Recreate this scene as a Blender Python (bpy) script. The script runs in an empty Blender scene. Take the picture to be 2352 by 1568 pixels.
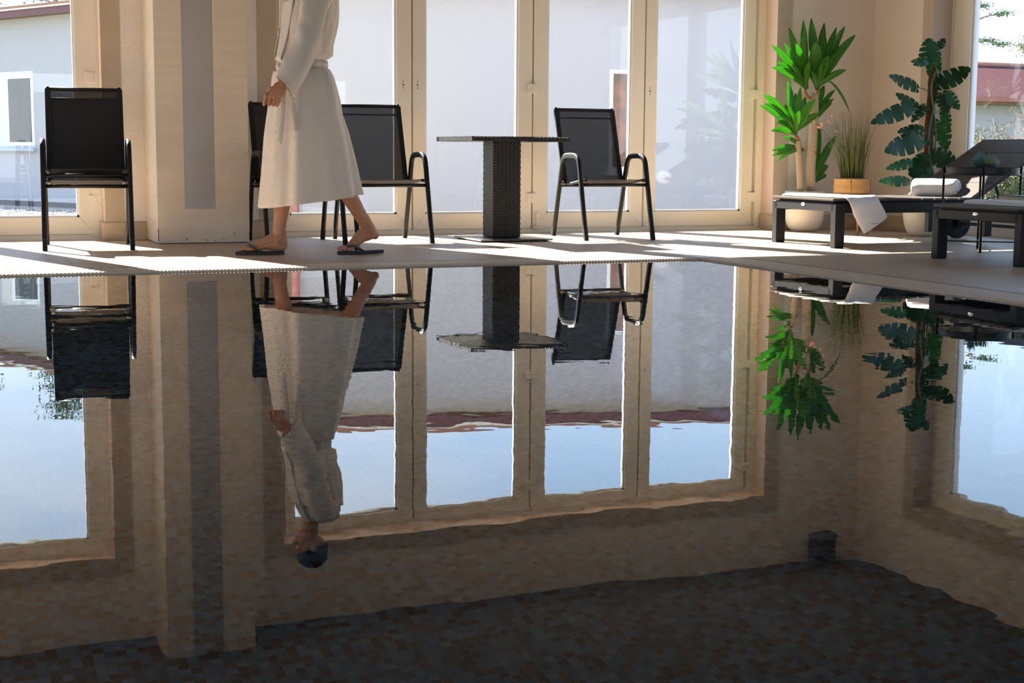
import bpy, bmesh, math, random
from mathutils import Vector as V, Matrix, noise
random.seed(7)
PI = math.pi
C = bpy.context.scene.collection
SC = bpy.context.scene

# ------------------------------------------------------------------ camera, sky, sun, exposure
F = 3350.0
CAMZ = 0.6185
AX, AU, AW = V((0.9241865, -0.3818783, 0.0069426)), V((0.0424387, 0.1207368, 0.9917770)), V((0.3795763, 0.9162923, -0.1277898))
cd = bpy.data.cameras.new('camera'); cam = bpy.data.objects.new('camera', cd); C.objects.link(cam)
cd.sensor_width = 36.0; cd.lens = F / 2352 * 36.0; cd.clip_start = 0.05; cd.clip_end = 500
m3 = Matrix((AX, AU, -AW)).transposed()
cam.matrix_world = Matrix.Translation((0, 0, CAMZ)) @ m3.to_4x4()
SC.camera = cam
SC.view_settings.view_transform = 'Standard'; SC.view_settings.look = 'None'
SC.view_settings.gamma = 1.0; SC.view_settings.use_curve_mapping = False
SC.view_settings.exposure = 0.12
SC.cycles.max_bounces = 12; SC.cycles.diffuse_bounces = 5; SC.cycles.glossy_bounces = 6
SC.cycles.transmission_bounces = 8; SC.cycles.transparent_max_bounces = 24
SC.cycles.sample_clamp_indirect = 6.0

def make_world():
    w = bpy.data.worlds.new('sky'); SC.world = w; w.use_nodes = True
    nt = w.node_tree; nt.nodes.clear(); N = nt.nodes.new; L = nt.links.new
    tc = N('ShaderNodeTexCoord'); sep = N('ShaderNodeSeparateXYZ'); L(tc.outputs['Generated'], sep.inputs[0])
    ramp = N('ShaderNodeValToRGB'); L(sep.outputs['Z'], ramp.inputs[0])
    e = ramp.color_ramp.elements
    e[0].position = 0.0; e[0].color = (0.80, 0.86, 0.92, 1)
    e[1].position = 0.45; e[1].color = (0.24, 0.46, 0.80, 1)
    n = e.new(0.12); n.color = (0.58, 0.77, 1.0, 1)
    n = e.new(0.22); n.color = (0.50, 0.71, 1.0, 1)
    mp = N('ShaderNodeMapping'); mp.inputs['Scale'].default_value = (1.0, 1.0, 3.2); L(tc.outputs['Generated'], mp.inputs[0])
    no = N('ShaderNodeTexNoise'); no.inputs['Scale'].default_value = 2.3; no.inputs['Detail'].default_value = 6; no.inputs['Roughness'].default_value = 0.55
    L(mp.outputs[0], no.inputs['Vector'])
    r2 = N('ShaderNodeValToRGB'); r2.color_ramp.elements[0].position = 0.48; r2.color_ramp.elements[1].position = 0.72
    L(no.outputs['Fac'], r2.inputs[0])
    mul = N('ShaderNodeMath'); mul.operation = 'MULTIPLY'; mul.inputs[1].default_value = 0.75; L(r2.outputs[0], mul.inputs[0])
    mix = N('ShaderNodeMixRGB'); mix.inputs[2].default_value = (0.98, 0.99, 1.0, 1)
    L(mul.outputs[0], mix.inputs[0]); L(ramp.outputs[0], mix.inputs[1])
    bg = N('ShaderNodeBackground'); bg.inputs['Strength'].default_value = 2.8; L(mix.outputs[0], bg.inputs[0])
    o = N('ShaderNodeOutputWorld'); L(bg.outputs[0], o.inputs[0])
make_world()
sd = bpy.data.lights.new('sun', 'SUN'); sun = bpy.data.objects.new('sun', sd); C.objects.link(sun)
sd.energy = 34.0; sd.angle = math.radians(0.6); sd.color = (1.0, 0.93, 0.82)
sun.location = (-4, 25, 18); sun.rotation_euler = V((0.428, -1.40, -1.0)).to_track_quat('-Z', 'Y').to_euler()

def PX(px, py, Y):
    """point of the world plane y = Y that lies on a measured line of sight"""
    d = (px - 1176) * AX - (py - 784) * AU + F * AW
    t = Y / d.y
    return V((d.x * t, Y, CAMZ + d.z * t))
def PXx(px, py, X):
    d = (px - 1176) * AX - (py - 784) * AU + F * AW
    t = X / d.x
    return V((X, d.y * t, CAMZ + d.z * t))

# ------------------------------------------------------------------ materials
MATS = {}
def mat(name, col, rough=0.6, metal=0.0, spec=0.5, noise_scale=0, noise_amt=0.0, bump=0.0, bump_scale=80, bump_dist=0.002, col2=None, stretch=(1, 1, 1), trans=0.0, sheen=0.0, subs=0.0, thin=0.0):
    if name in MATS: return MATS[name]
    m = bpy.data.materials.new(name); m.use_nodes = True; nt = m.node_tree; N = nt.nodes.new; L = nt.links.new
    b = nt.nodes['Principled BSDF']; b.inputs['Base Color'].default_value = (*col, 1); b.inputs['Roughness'].default_value = rough
    b.inputs['Metallic'].default_value = metal; b.inputs['Specular IOR Level'].default_value = spec
    if sheen: b.inputs['Sheen Weight'].default_value = sheen
    if subs:
        b.inputs['Subsurface Weight'].default_value = subs; b.inputs['Subsurface Scale'].default_value = 0.006; b.inputs['Subsurface Radius'].default_value = (1, .35, .2)
    tc = N('ShaderNodeTexCoord'); mp = N('ShaderNodeMapping'); mp.inputs['Scale'].default_value = stretch; L(tc.outputs['Object'], mp.inputs[0])
    if noise_scale:
        n = N('ShaderNodeTexNoise'); n.inputs['Scale'].default_value = noise_scale; n.inputs['Detail'].default_value = 5; L(mp.outputs[0], n.inputs['Vector'])
        r = N('ShaderNodeValToRGB'); r.color_ramp.elements[0].position = .3; r.color_ramp.elements[1].position = .7
        L(n.outputs['Fac'], r.inputs[0])
        mx = N('ShaderNodeMixRGB'); c2 = col2 or tuple(c * (1 - noise_amt) for c in col)
        mx.inputs[1].default_value = (*col, 1); mx.inputs[2].default_value = (*c2, 1); L(r.outputs[0], mx.inputs[0]); L(mx.outputs[0], b.inputs['Base Color'])
    if bump:
        n2 = N('ShaderNodeTexNoise'); n2.inputs['Scale'].default_value = bump_scale; n2.inputs['Detail'].default_value = 4; L(mp.outputs[0], n2.inputs['Vector'])
        bp = N('ShaderNodeBump'); bp.inputs['Strength'].default_value = bump; bp.inputs['Distance'].default_value = bump_dist; L(n2.outputs['Fac'], bp.inputs['Height']); L(bp.outputs[0], b.inputs['Normal'])
    if thin:
        tr = N('ShaderNodeBsdfTranslucent'); tr.inputs['Color'].default_value = (*[min(1, c * 1.6) for c in col], 1)
        ms = N('ShaderNodeMixShader'); ms.inputs[0].default_value = thin; L(b.outputs[0], ms.inputs[1]); L(tr.outputs[0], ms.inputs[2])
        L(ms.outputs[0], nt.nodes['Material Output'].inputs[0])
    MATS[name] = m
    return m

def mat_weave(name, col, sx, sy, sz=None, depth=0.001, rough=0.6, contrast=0.4, alpha=1.0, metal=0.0, sheen=0.0):
    """crossing threads: a bump and a little colour difference on a fine grid"""
    m = bpy.data.materials.new(name); m.use_nodes = True; nt = m.node_tree; N = nt.nodes.new; L = nt.links.new
    b = nt.nodes['Principled BSDF']; b.inputs['Roughness'].default_value = rough; b.inputs['Metallic'].default_value = metal
    if sheen: b.inputs['Sheen Weight'].default_value = sheen
    tc = N('ShaderNodeTexCoord'); sep = N('ShaderNodeSeparateXYZ'); L(tc.outputs['Object'], sep.inputs[0])
    def sine(out, k):
        a = N('ShaderNodeMath'); a.operation = 'MULTIPLY'; a.inputs[1].default_value = 2 * PI / k; L(out, a.inputs[0])
        s = N('ShaderNodeMath'); s.operation = 'SINE'; L(a.outputs[0], s.inputs[0]); return s
    ad = N('ShaderNodeMath'); L(sep.outputs['X'], ad.inputs[0]); L(sep.outputs['Y'], ad.inputs[1])
    s1 = sine(ad.outputs[0], sx); s2 = sine(sep.outputs['Z'], sy)
    if sz == 'flat':
        s1 = sine(sep.outputs['X'], sx); s2 = sine(sep.outputs['Y'], sy)
    mu = N('ShaderNodeMath'); mu.operation = 'MULTIPLY'; L(s1.outputs[0], mu.inputs[0]); L(s2.outputs[0], mu.inputs[1])
    mr = N('ShaderNodeMapRange'); mr.inputs[1].default_value = -1; mr.inputs[2].default_value = 1; L(mu.outputs[0], mr.inputs[0])
    mx = N('ShaderNodeMixRGB'); mx.inputs[1].default_value = (*[c * (1 - contrast) for c in col], 1); mx.inputs[2].default_value = (*col, 1)
    L(mr.outputs[0], mx.inputs[0]); L(mx.outputs[0], b.inputs['Base Color'])
    bp = N('ShaderNodeBump'); bp.inputs['Strength'].default_value = 0.8; bp.inputs['Distance'].default_value = depth; L(mr.outputs[0], bp.inputs['Height']); L(bp.outputs[0], b.inputs['Normal'])
    if alpha < 1:
        t = N('ShaderNodeBsdfTransparent'); ms = N('ShaderNodeMixShader'); ms.inputs[0].default_value = alpha
        L(t.outputs[0], ms.inputs[1]); L(b.outputs[0], ms.inputs[2]); L(ms.outputs[0], nt.nodes['Material Output'].inputs[0])
    MATS[name] = m
    return m

def mat_tiles(name, size, off, c1, c2, grout, gw, rough, squash=1.0, bump=0.0, varcol=None, big=None, coords=('X', 'Y')):
    """square tiles in the object's own xy plane (or the given pair of axes)"""
    m = bpy.data.materials.new(name); m.use_nodes = True; nt = m.node_tree; N = nt.nodes.new; L = nt.links.new
    b = nt.nodes['Principled BSDF']; b.inputs['Roughness'].default_value = rough
    tc = N('ShaderNodeTexCoord'); sep = N('ShaderNodeSeparateXYZ'); L(tc.outputs['Object'], sep.inputs[0])
    def M(op, a, bb=None):
        n = N('ShaderNodeMath'); n.operation = op
        for i, v in enumerate((a, bb)):
            if v is None: continue
            if isinstance(v, (int, float)): n.inputs[i].default_value = v
            else: L(v, n.inputs[i])
        return n.outputs[0]
    fr, fl = [], []
    for k, ax in enumerate(coords):
        s = M('DIVIDE', M('SUBTRACT', sep.outputs[ax], off[k]), size[k])
        fr.append(M('FRACT', s)); fl.append(M('FLOOR', s))
    g = None
    for k in (0, 1):
        w = gw / size[k] / 2
        e = M('GREATER_THAN', M('ABSOLUTE', M('SUBTRACT', fr[k], 0.5)), 0.5 - w)
        g = e if g is None else M('MAXIMUM', g, e)
    cmb = N('ShaderNodeCombineXYZ'); L(fl[0], cmb.inputs[0]); L(fl[1], cmb.inputs[1])
    wn = N('ShaderNodeTexWhiteNoise'); wn.noise_dimensions = '2D'; L(cmb.outputs[0], wn.inputs['Vector'])
    if varcol:
        r = N('ShaderNodeValToRGB'); r.color_ramp.interpolation = 'CONSTANT'
        els = r.color_ramp.elements
        els[0].position = 0; els[0].color = (*varcol[0][1], 1); els[1].position = varcol[1][0]; els[1].color = (*varcol[1][1], 1)
        for p_, c_ in varcol[2:]:
            x = els.new(p_); x.color = (*c_, 1)
        L(wn.outputs['Value'], r.inputs[0]); base = r.outputs[0]
    else:
        n = N('ShaderNodeTexNoise'); n.inputs['Scale'].default_value = 5; n.inputs['Detail'].default_value = 7
        mp = N('ShaderNodeMapping'); mp.inputs['Scale'].default_value = (1, 5, 1); L(tc.outputs['Object'], mp.inputs[0]); L(mp.outputs[0], n.inputs['Vector'])
        mx = N('ShaderNodeMixRGB'); mx.inputs[1].default_value = (*c1, 1); mx.inputs[2].default_value = (*c2, 1)
        a = M('MULTIPLY', wn.outputs['Value'], 0.35); a = M('ADD', a, M('MULTIPLY', n.outputs['Fac'], 0.7)); L(a, mx.inputs[0]); base = mx.outputs[0]
    mg = N('ShaderNodeMixRGB'); L(g, mg.inputs[0]); L(base, mg.inputs[1]); mg.inputs[2].default_value = (*grout, 1); L(mg.outputs[0], b.inputs['Base Color'])
    if bump:
        bp = N('ShaderNodeBump'); bp.inputs['Strength'].default_value = bump; bp.inputs['Distance'].default_value = 0.001; bp.invert = True; L(g, bp.inputs['Height']); L(bp.outputs[0], b.inputs['Normal'])
    MATS[name] = m
    return m

def mat_glass(name, tint=(0.96, 0.965, 0.97), refl=1.0):
    m = bpy.data.materials.new(name); m.use_nodes = True; nt = m.node_tree; N = nt.nodes.new; L = nt.links.new
    nt.nodes.remove(nt.nodes['Principled BSDF'])
    t = N('ShaderNodeBsdfTransparent'); t.inputs[0].default_value = (*tint, 1)
    g = N('ShaderNodeBsdfGlossy'); g.inputs['Roughness'].default_value = 0.0
    fz = N('ShaderNodeFresnel'); ge = N('ShaderNodeNewGeometry'); ir = N('ShaderNodeMapRange')
    ir.inputs[3].default_value = 1.5; ir.inputs[4].default_value = 1 / 1.5; L(ge.outputs['Backfacing'], ir.inputs[0]); L(ir.outputs[0], fz.inputs[0])
    mu = N('ShaderNodeMath'); mu.operation = 'MULTIPLY'; mu.inputs[1].default_value = refl; L(fz.outputs[0], mu.inputs[0])
    ms = N('ShaderNodeMixShader'); L(mu.outputs[0], ms.inputs[0]); L(t.outputs[0], ms.inputs[1]); L(g.outputs[0], ms.inputs[2])
    L(ms.outputs[0], nt.nodes['Material Output'].inputs[0]); MATS[name] = m
    return m

def mat_water():
    m = bpy.data.materials.new('pool_water'); m.use_nodes = True; nt = m.node_tree; N = nt.nodes.new; L = nt.links.new
    nt.nodes.remove(nt.nodes['Principled BSDF'])
    tc = N('ShaderNodeTexCoord')
    def nz(scale, stretch, det):
        mp = N('ShaderNodeMapping'); mp.inputs['Scale'].default_value = stretch; L(tc.outputs['Object'], mp.inputs[0])
        n = N('ShaderNodeTexNoise'); n.inputs['Scale'].default_value = scale; n.inputs['Detail'].default_value = det; n.inputs['Roughness'].default_value = 0.4; L(mp.outputs[0], n.inputs['Vector']); return n
    a = nz(9.0, (1, 1, 1), 1.5); b = nz(1.6, (1, 1, 1), 1)
    mu = N('ShaderNodeMath'); mu.operation = 'MULTIPLY'; mu.inputs[1].default_value = 1.5; L(b.outputs['Fac'], mu.inputs[0])
    ad = N('ShaderNodeMath'); L(a.outputs['Fac'], ad.inputs[0]); L(mu.outputs[0], ad.inputs[1])
    bp = N('ShaderNodeBump'); bp.inputs['Strength'].default_value = 1.0; bp.inputs['Distance'].default_value = 0.00020; L(ad.outputs[0], bp.inputs['Height'])
    rf = N('ShaderNodeBsdfRefraction'); rf.inputs['Color'].default_value = (0.56, 0.77, 0.90, 1); rf.inputs['IOR'].default_value = 1.333; rf.inputs['Roughness'].default_value = 0
    gl = N('ShaderNodeBsdfGlossy'); gl.inputs['Roughness'].default_value = 0.0; gl.inputs['Color'].default_value = (1, 1, 1, 1)
    fz = N('ShaderNodeFresnel'); fz.inputs[0].default_value = 1.333
    for x in (rf, gl, fz): L(bp.outputs[0], x.inputs['Normal'])
    ms = N('ShaderNodeMixShader'); L(fz.outputs[0], ms.inputs[0]); L(rf.outputs[0], ms.inputs[1]); L(gl.outputs[0], ms.inputs[2])
    L(ms.outputs[0], nt.nodes['Material Output'].inputs[0]); MATS['pool_water'] = m
    return m

def mat_stripes(name, c1, c2, period, axis='X', rough=0.6, width=0.5, bump=0.0):
    m = bpy.data.materials.new(name); m.use_nodes = True; nt = m.node_tree; N = nt.nodes.new; L = nt.links.new
    b = nt.nodes['Principled BSDF']; b.inputs['Roughness'].default_value = rough
    tc = N('ShaderNodeTexCoord'); sep = N('ShaderNodeSeparateXYZ'); L(tc.outputs['Object'], sep.inputs[0])
    d = N('ShaderNodeMath'); d.operation = 'DIVIDE'; d.inputs[1].default_value = period; L(sep.outputs[axis], d.inputs[0])
    fr = N('ShaderNodeMath'); fr.operation = 'FRACT'; L(d.outputs[0], fr.inputs[0])
    g = N('ShaderNodeMath'); g.operation = 'GREATER_THAN'; g.inputs[1].default_value = width; L(fr.outputs[0], g.inputs[0])
    mx = N('ShaderNodeMixRGB'); mx.inputs[1].default_value = (*c1, 1); mx.inputs[2].default_value = (*c2, 1); L(g.outputs[0], mx.inputs[0]); L(mx.outputs[0], b.inputs['Base Color'])
    if bump:
        bp = N('ShaderNodeBump'); bp.inputs['Strength'].default_value = bump; bp.inputs['Distance'].default_value = .003; L(fr.outputs[0], bp.inputs['Height']); L(bp.outputs[0], b.inputs['Normal'])
    MATS[name] = m
    return m

cream = mat('cream_paint', (0.82, 0.70, 0.555), 0.5, noise_scale=3, noise_amt=0.10, bump=0.45, bump_scale=26, bump_dist=.003, stretch=(1, 1, 9))
white_rough = mat('rough_white_plaster', (0.86, 0.80, 0.73), 0.9, bump=1.0, bump_scale=70, bump_dist=0.006)
wallpaint = mat('fine_textured_wall_paint', (0.80, 0.69, 0.575), 0.9, bump=0.5, bump_scale=160, bump_dist=0.002)
brown_strip = mat('tan_corner_paint', (0.54, 0.44, 0.33), 0.7, noise_scale=6, noise_amt=0.08)
upvc = mat('cream_window_frame', (0.88, 0.82, 0.70), 0.35, noise_scale=2, noise_amt=0.04)
marble = mat('beige_marble', (0.62, 0.47, 0.31), 0.35, noise_scale=4, noise_amt=0.25, stretch=(1, 1, 4))
dark_seal = mat('dark_seal', (0.10, 0.09, 0.08), 0.6)
bright_bead = mat('white_glazing_bead', (0.85, 0.86, 0.88), 0.3)
glass = mat_glass('window_glass')
greyglass = mat('grey_glass_panel', (0.42, 0.40, 0.385), 0.25, spec=0.6)
floor_m = mat_tiles('beige_floor_tiles', (0.43, 0.43), (0.40, 0.17), (0.61, 0.46, 0.32), (0.51, 0.38, 0.26), (0.26, 0.20, 0.15), 0.006, 0.45, bump=0.3)
floor_m.node_tree.nodes['Principled BSDF'].inputs['Specular IOR Level'].default_value = .35
MOS = [(0, (0.26, 0.46, 0.60)), (0.30, (0.44, 0.62, 0.72)), (0.5, (0.09, 0.03, 0.06)), (0.62, (0.16, 0.06, 0.10)), (0.74, (0.17, 0.28, 0.42)), (0.9, (0.05, 0.02, 0.05))]
mos_floor = mat_tiles('pool_mosaic_floor', (0.0245, 0.0245), (0, 0), None, None, (0.32, 0.34, 0.12), 0.0018, 0.5, varcol=MOS)
mos_x = mat_tiles('pool_mosaic_side', (0.0245, 0.0245), (0, 0), None, None, (0.32, 0.34, 0.12), 0.0018, 0.5, varcol=MOS, coords=('X', 'Z'))
mos_y = mat_tiles('pool_mosaic_end', (0.0245, 0.0245), (0, 0), None, None, (0.32, 0.34, 0.12), 0.0018, 0.5, varcol=MOS, coords=('Y', 'Z'))
water_m = mat_water()
grate_m = mat('beige_plastic_grating', (0.78, 0.63, 0.48), 0.5)
black_metal = mat('black_powder_coat', (0.009, 0.009, 0.010), 0.40, spec=0.35)
rubber = mat('black_rubber', (0.008, 0.008, 0.009), 0.6, spec=.3)
sling = mat_weave('charcoal_sling_mesh', (0.022, 0.023, 0.028), 0.004, 0.006, depth=0.0006, rough=0.75, alpha=0.77)
hem_m = mat('charcoal_hem_fabric', (0.012, 0.012, 0.014), 0.8)
rattan = mat_weave('black_rattan_weave', (0.014, 0.011, 0.010), 0.030, 0.020, depth=0.005, rough=0.42, contrast=0.7)
rattan_top = mat_weave('black_rattan_top', (0.014, 0.011, 0.010), 0.016, 0.016, sz='flat', depth=0.003, rough=0.42, contrast=0.6)
steel_dark = mat('dark_steel_plate', (0.16, 0.16, 0.15), 0.3, metal=0.6)
slat_m = mat('grey_brown_composite_slat', (0.085, 0.070, 0.058), 0.55, spec=.3, noise_scale=5, noise_amt=0.15, stretch=(6, 1, 1))
lounger_m = mat('graphite_aluminium', (0.010, 0.010, 0.012), 0.5, spec=.3)
silver = mat('silver_badge', (0.7, 0.7, 0.7), 0.25, metal=0.9)
towel_m = mat('white_terry_towel', (0.86, 0.84, 0.84), 0.95, bump=1.0, bump_scale=260, bump_dist=0.003, sheen=0.3)
robe_m = mat_weave('white_waffle_cotton', (0.80, 0.73, 0.66), 0.013, 0.010, depth=0.0018, rough=0.95, contrast=0.08, sheen=0.2)
belt_m = mat_weave('white_waffle_belt', (0.80, 0.73, 0.66), 0.010, 0.006, depth=0.0015, rough=0.95, contrast=0.08, sheen=0.2)
skin_m = mat('skin', (0.56, 0.27, 0.16), 0.5, subs=0.25, noise_scale=14, noise_amt=0.12, bump=0.15, bump_scale=120)
hair_m = mat('dark_brown_hair', (0.03, 0.018, 0.012), 0.6, bump=0.8, bump_scale=90, bump_dist=0.004, stretch=(1, 1, .3))
flop_m = mat('dark_foam_rubber', (0.028, 0.028, 0.032), 0.6)
strap_m = mat('glossy_grey_rubber_strap', (0.06, 0.058, 0.055), 0.3)
pot_m = mat('cream_ceramic', (0.82, 0.76, 0.64), 0.45, bump=0.1, bump_scale=40)
soil_m = mat('dark_soil', (0.04, 0.03, 0.02), 0.95, bump=1, bump_scale=80, bump_dist=.005)
leaf_m = mat('dracaena_leaf', (0.10, 0.31, 0.035), 0.38, noise_scale=8, noise_amt=0.3, thin=0.45)
leaf2_m = mat('monstera_leaf', (0.016, 0.066, 0.016), 0.5, spec=.25, noise_scale=12, noise_amt=0.35, thin=0.2)
vein_m = mat('pale_midrib', (0.30, 0.40, 0.12), 0.5)
stem_m = mat('green_stem', (0.06, 0.13, 0.05), 0.5)
cane_m = mat_stripes('ringed_cane_bark', (0.48, 0.38, 0.25), (0.24, 0.17, 0.10), 0.016, 'Z', 0.8, 0.84, bump=0.6)
orange_bark = mat('orange_bark', (0.45, 0.16, 0.04), 0.8)
coir_m = mat('coir_pole', (0.085, 0.035, 0.018), 1.0, bump=1.0, bump_scale=60, bump_dist=0.012, noise_scale=9, noise_amt=0.5)
grass_m = mat('ornamental_grass', (0.14, 0.20, 0.05), 0.6, thin=0.3)
grass2_m = mat('olive_grass', (0.22, 0.20, 0.07), 0.6, thin=0.3)
pink_m = mat('pink_petal', (0.60, 0.33, 0.28), 0.7, thin=0.3)
wicker_m = mat_weave('honey_wicker', (0.66, 0.38, 0.15), 0.020, 0.012, depth=0.003, rough=0.7, contrast=0.45)
wood_m = mat('light_wood', (0.58, 0.33, 0.15), 0.5, noise_scale=8, noise_amt=0.2, stretch=(4, 4, .6))
succ_m = mat('blue_green_succulent', (0.10, 0.24, 0.22), 0.5)
succ2_m = mat('pale_succulent', (0.30, 0.36, 0.28), 0.6)
plaster_w = mat('white_house_render', (0.44, 0.425, 0.455), 0.9, bump=0.3, bump_scale=30, bump_dist=0.004, noise_scale=0.7, noise_amt=0.05)
eave_m = mat('red_brown_fascia', (0.13, 0.045, 0.05), 0.5)
tile_m = mat_stripes('red_roof_tile', (0.085, 0.028, 0.030), (0.060, 0.021, 0.023), 0.28, 'X', 0.8, 0.75, bump=0.5)
tile_m.node_tree.nodes['Principled BSDF'].inputs['Specular IOR Level'].default_value = .1
tile_edge = mat('terracotta_tile_edge', (0.36, 0.17, 0.12), 0.7)
gutter_m = mat('pale_metal_flashing', (0.75, 0.72, 0.70), 0.4)
wood_sof = mat('brown_soffit_boards', (0.20, 0.11, 0.07), 0.8)
win_white = mat('white_window_frame', (0.82, 0.83, 0.85), 0.4)
dark_glass = mat('dark_curtained_glass', (0.045, 0.043, 0.042), 0.15, noise_scale=3, noise_amt=0.6, stretch=(3, 3, .3))
brown_glass = mat('brown_pane_painted_reflection', (0.075, 0.05, 0.04), 0.2, noise_scale=7, col2=(0.28, 0.10, 0.06), noise_amt=.5)  # orange mottling paints the foliage reflected in the dark brown pane
sill_m = mat('grey_blue_sill', (0.36, 0.42, 0.50), 0.5)
gravel_m = mat('gravel', (0.46, 0.42, 0.38), 0.95, noise_scale=14, col2=(0.12, 0.11, 0.10), noise_amt=.5, bump=1.0, bump_scale=22, bump_dist=0.04)
lawn_m = mat('spring_lawn', (0.20, 0.20, 0.09), 0.95, noise_scale=3, col2=(0.11, 0.15, 0.05), noise_amt=.5)
bark_m = mat('grey_bark', (0.34, 0.27, 0.21), 0.9)
pine_m = mat('pine_needles', (0.08, 0.13, 0.06), 0.8)
yew_m = mat('evergreen_foliage', (0.07, 0.11, 0.04), 0.8)
brownleaf_m = mat('dry_brown_leaves', (0.34, 0.19, 0.13), 0.8)
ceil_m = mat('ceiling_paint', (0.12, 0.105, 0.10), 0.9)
speaker_m = mat('speaker_black', (0.10, 0.10, 0.10), 0.6, bump=.6, bump_scale=300)
stone_m = mat('pale_green_stone', (0.50, 0.53, 0.50), 0.25, noise_scale=7, noise_amt=.2)
beige_box_m = mat('beige_cardboard', (0.55, 0.44, 0.30), 0.7)
page_m = mat('dark_lid', (0.05, 0.05, 0.06), 0.5)

# ------------------------------------------------------------------ mesh helpers
class MB:
    def __init__(s): s.bm = bmesh.new()
    def box(s, x0, x1, y0, y1, z0, z1, bev=0.0, M=None):
        v = [s.bm.verts.new((x, y, z)) for x in (x0, x1) for y in (y0, y1) for z in (z0, z1)]
        fs = [s.bm.faces.new([v[i] for i in q]) for q in ((0, 1, 3, 2), (4, 6, 7, 5), (0, 4, 5, 1), (2, 3, 7, 6), (0, 2, 6, 4), (1, 5, 7, 3))]
        if bev:
            es = list({e for f in fs for e in f.edges})
            r = bmesh.ops.bevel(s.bm, geom=es, offset=bev, segments=2, affect='EDGES', profile=0.5)
            v = list({x for f in r['faces'] for x in f.verts} | {x for x in v if x.is_valid})
        if M is not None:
            for x in v: x.co = M @ x.co
        return s
    def prism(s, pts, z0, z1):
        a = [s.bm.verts.new((x, y, z0)) for x, y in pts]; b = [s.bm.verts.new((x, y, z1)) for x, y in pts]
        n = len(pts)
        for i in range(n): s.bm.faces.new((a[i], a[(i + 1) % n], b[(i + 1) % n], b[i]))
        s.bm.faces.new(a[::-1]); s.bm.faces.new(b)
        return s
    def rings(s, rings, cap=True, closed=True):
        R = [[s.bm.verts.new(p) for p in r] for r in rings]; n = len(R[0])
        for a, b in zip(R[:-1], R[1:]):
            for i in range(n if closed else n - 1):
                j = (i + 1) % n
                s.bm.faces.new((a[i], a[j], b[j], b[i]))
        if cap and closed:
            s.bm.faces.new(R[0][::-1]); s.bm.faces.new(R[-1])
        return s
    def tube(s, pts, rad, n=10, cap=True, flat=None, side=None):
        """pts path; rad number or list; flat = (half width, half thickness) oval, side = the width direction"""
        pts = [V(p) for p in pts]; k = len(pts)
        rad = rad if isinstance(rad, (list, tuple)) else [rad] * k
        out = []; up = None
        for i, p in enumerate(pts):
            t = (pts[min(i + 1, k - 1)] - pts[max(i - 1, 0)]).normalized()
            if side is not None: u = V(side); u = (u - t * u.dot(t)).normalized()
            else:
                if up is None: up = V((0, 0, 1)) if abs(t.z) < .9 else V((1, 0, 0))
                u = (up - t * up.dot(t)).normalized(); up = u
            w = t.cross(u)
            a, b = (rad[i], rad[i]) if flat is None else flat
            if flat: ex = .55
            ring = []
            for q in range(n):
                th = 2 * PI * q / n
                cx, sy = math.cos(th), math.sin(th)
                if flat:
                    cx = math.copysign(abs(cx) ** ex, cx); sy = math.copysign(abs(sy) ** ex, sy)
                ring.append(p + u * (a * cx) + w * (b * sy))
            out.append(ring)
        return s.rings(out, cap)
    def lathe(s, prof, c=(0, 0, 0), n=32):
        c = V(c)
        rs = [[c + V((r * math.cos(2 * PI * i / n), r * math.sin(2 * PI * i / n), z)) for i in range(n)] for r, z in prof]
        return s.rings(rs, True)
    def ball(s, c, r, sc=(1, 1, 1), sub=2, M=None):
        mt = Matrix.Translation(V(c)) @ (M.to_4x4() if M is not None else Matrix.Identity(4)) @ Matrix.Diagonal((r * sc[0], r * sc[1], r * sc[2], 1))
        bmesh.ops.create_icosphere(s.bm, subdivisions=sub, radius=1, matrix=mt)
        return s
    def capsule(s, a, b, ra, rb, n=12):
        a, b = V(a), V(b); d = (b - a); L_ = d.length; t = d / L_
        pts, rd = [], []
        for k in range(4):
            th = PI / 2 * k / 4; pts.append(a - t * ra * math.cos(th)); rd.append(max(1e-4, ra * math.sin(th)))
        for k in range(5): pts.append(a.lerp(b, k / 4)); rd.append(ra + (rb - ra) * k / 4)
        for k in range(3, -1, -1):
            th = PI / 2 * k / 4; pts.append(b + t * rb * math.cos(th)); rd.append(max(1e-4, rb * math.sin(th)))
        return s.tube(pts, rd, n)
    def build(s, name, material, parent=None, smooth=False, bevel=0, subsurf=0, loc=None):
        bmesh.ops.recalc_face_normals(s.bm, faces=s.bm.faces)
        me = bpy.data.meshes.new(name); s.bm.to_mesh(me); s.bm.free()
        o = bpy.data.objects.new(name, me); C.objects.link(o); me.materials.append(material)
        if smooth: me.polygons.foreach_set('use_smooth', [True] * len(me.polygons))
        if bevel:
            b = o.modifiers.new('b', 'BEVEL'); b.width = bevel; b.segments = 2; b.limit_method = 'ANGLE'
        if subsurf:
            b = o.modifiers.new('s', 'SUBSURF'); b.levels = b.render_levels = subsurf
        if parent is not None:
            o.parent = parent; o.matrix_parent_inverse = Matrix.Identity(4)
            if loc is None: loc = -V(world_loc(parent))
            # meshes are given in world coordinates unless the parent sits at the origin of its own builder
        if loc is not None and parent is None: o.location = loc
        return o
def world_loc(o):
    v = V((0, 0, 0))
    while o is not None: v += V(o.location); o = o.parent
    return v
def empty(name, loc=(0, 0, 0), rz=0):
    o = bpy.data.objects.new(name, None); C.objects.link(o); o.location = loc; o.rotation_euler.z = rz; o.empty_display_size = .1
    return o
def tag(o, label=None, cat=None, group=None, kind=None):
    if label: o['label'] = label
    if cat: o['category'] = cat
    if group: o['group'] = group
    if kind: o['kind'] = kind
    return o
def struct(o, label=None):
    o['kind'] = 'structure'
    if label: o['label'] = label
    return o
def children(o): return [c for c in bpy.data.objects if c.parent == o]
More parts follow.
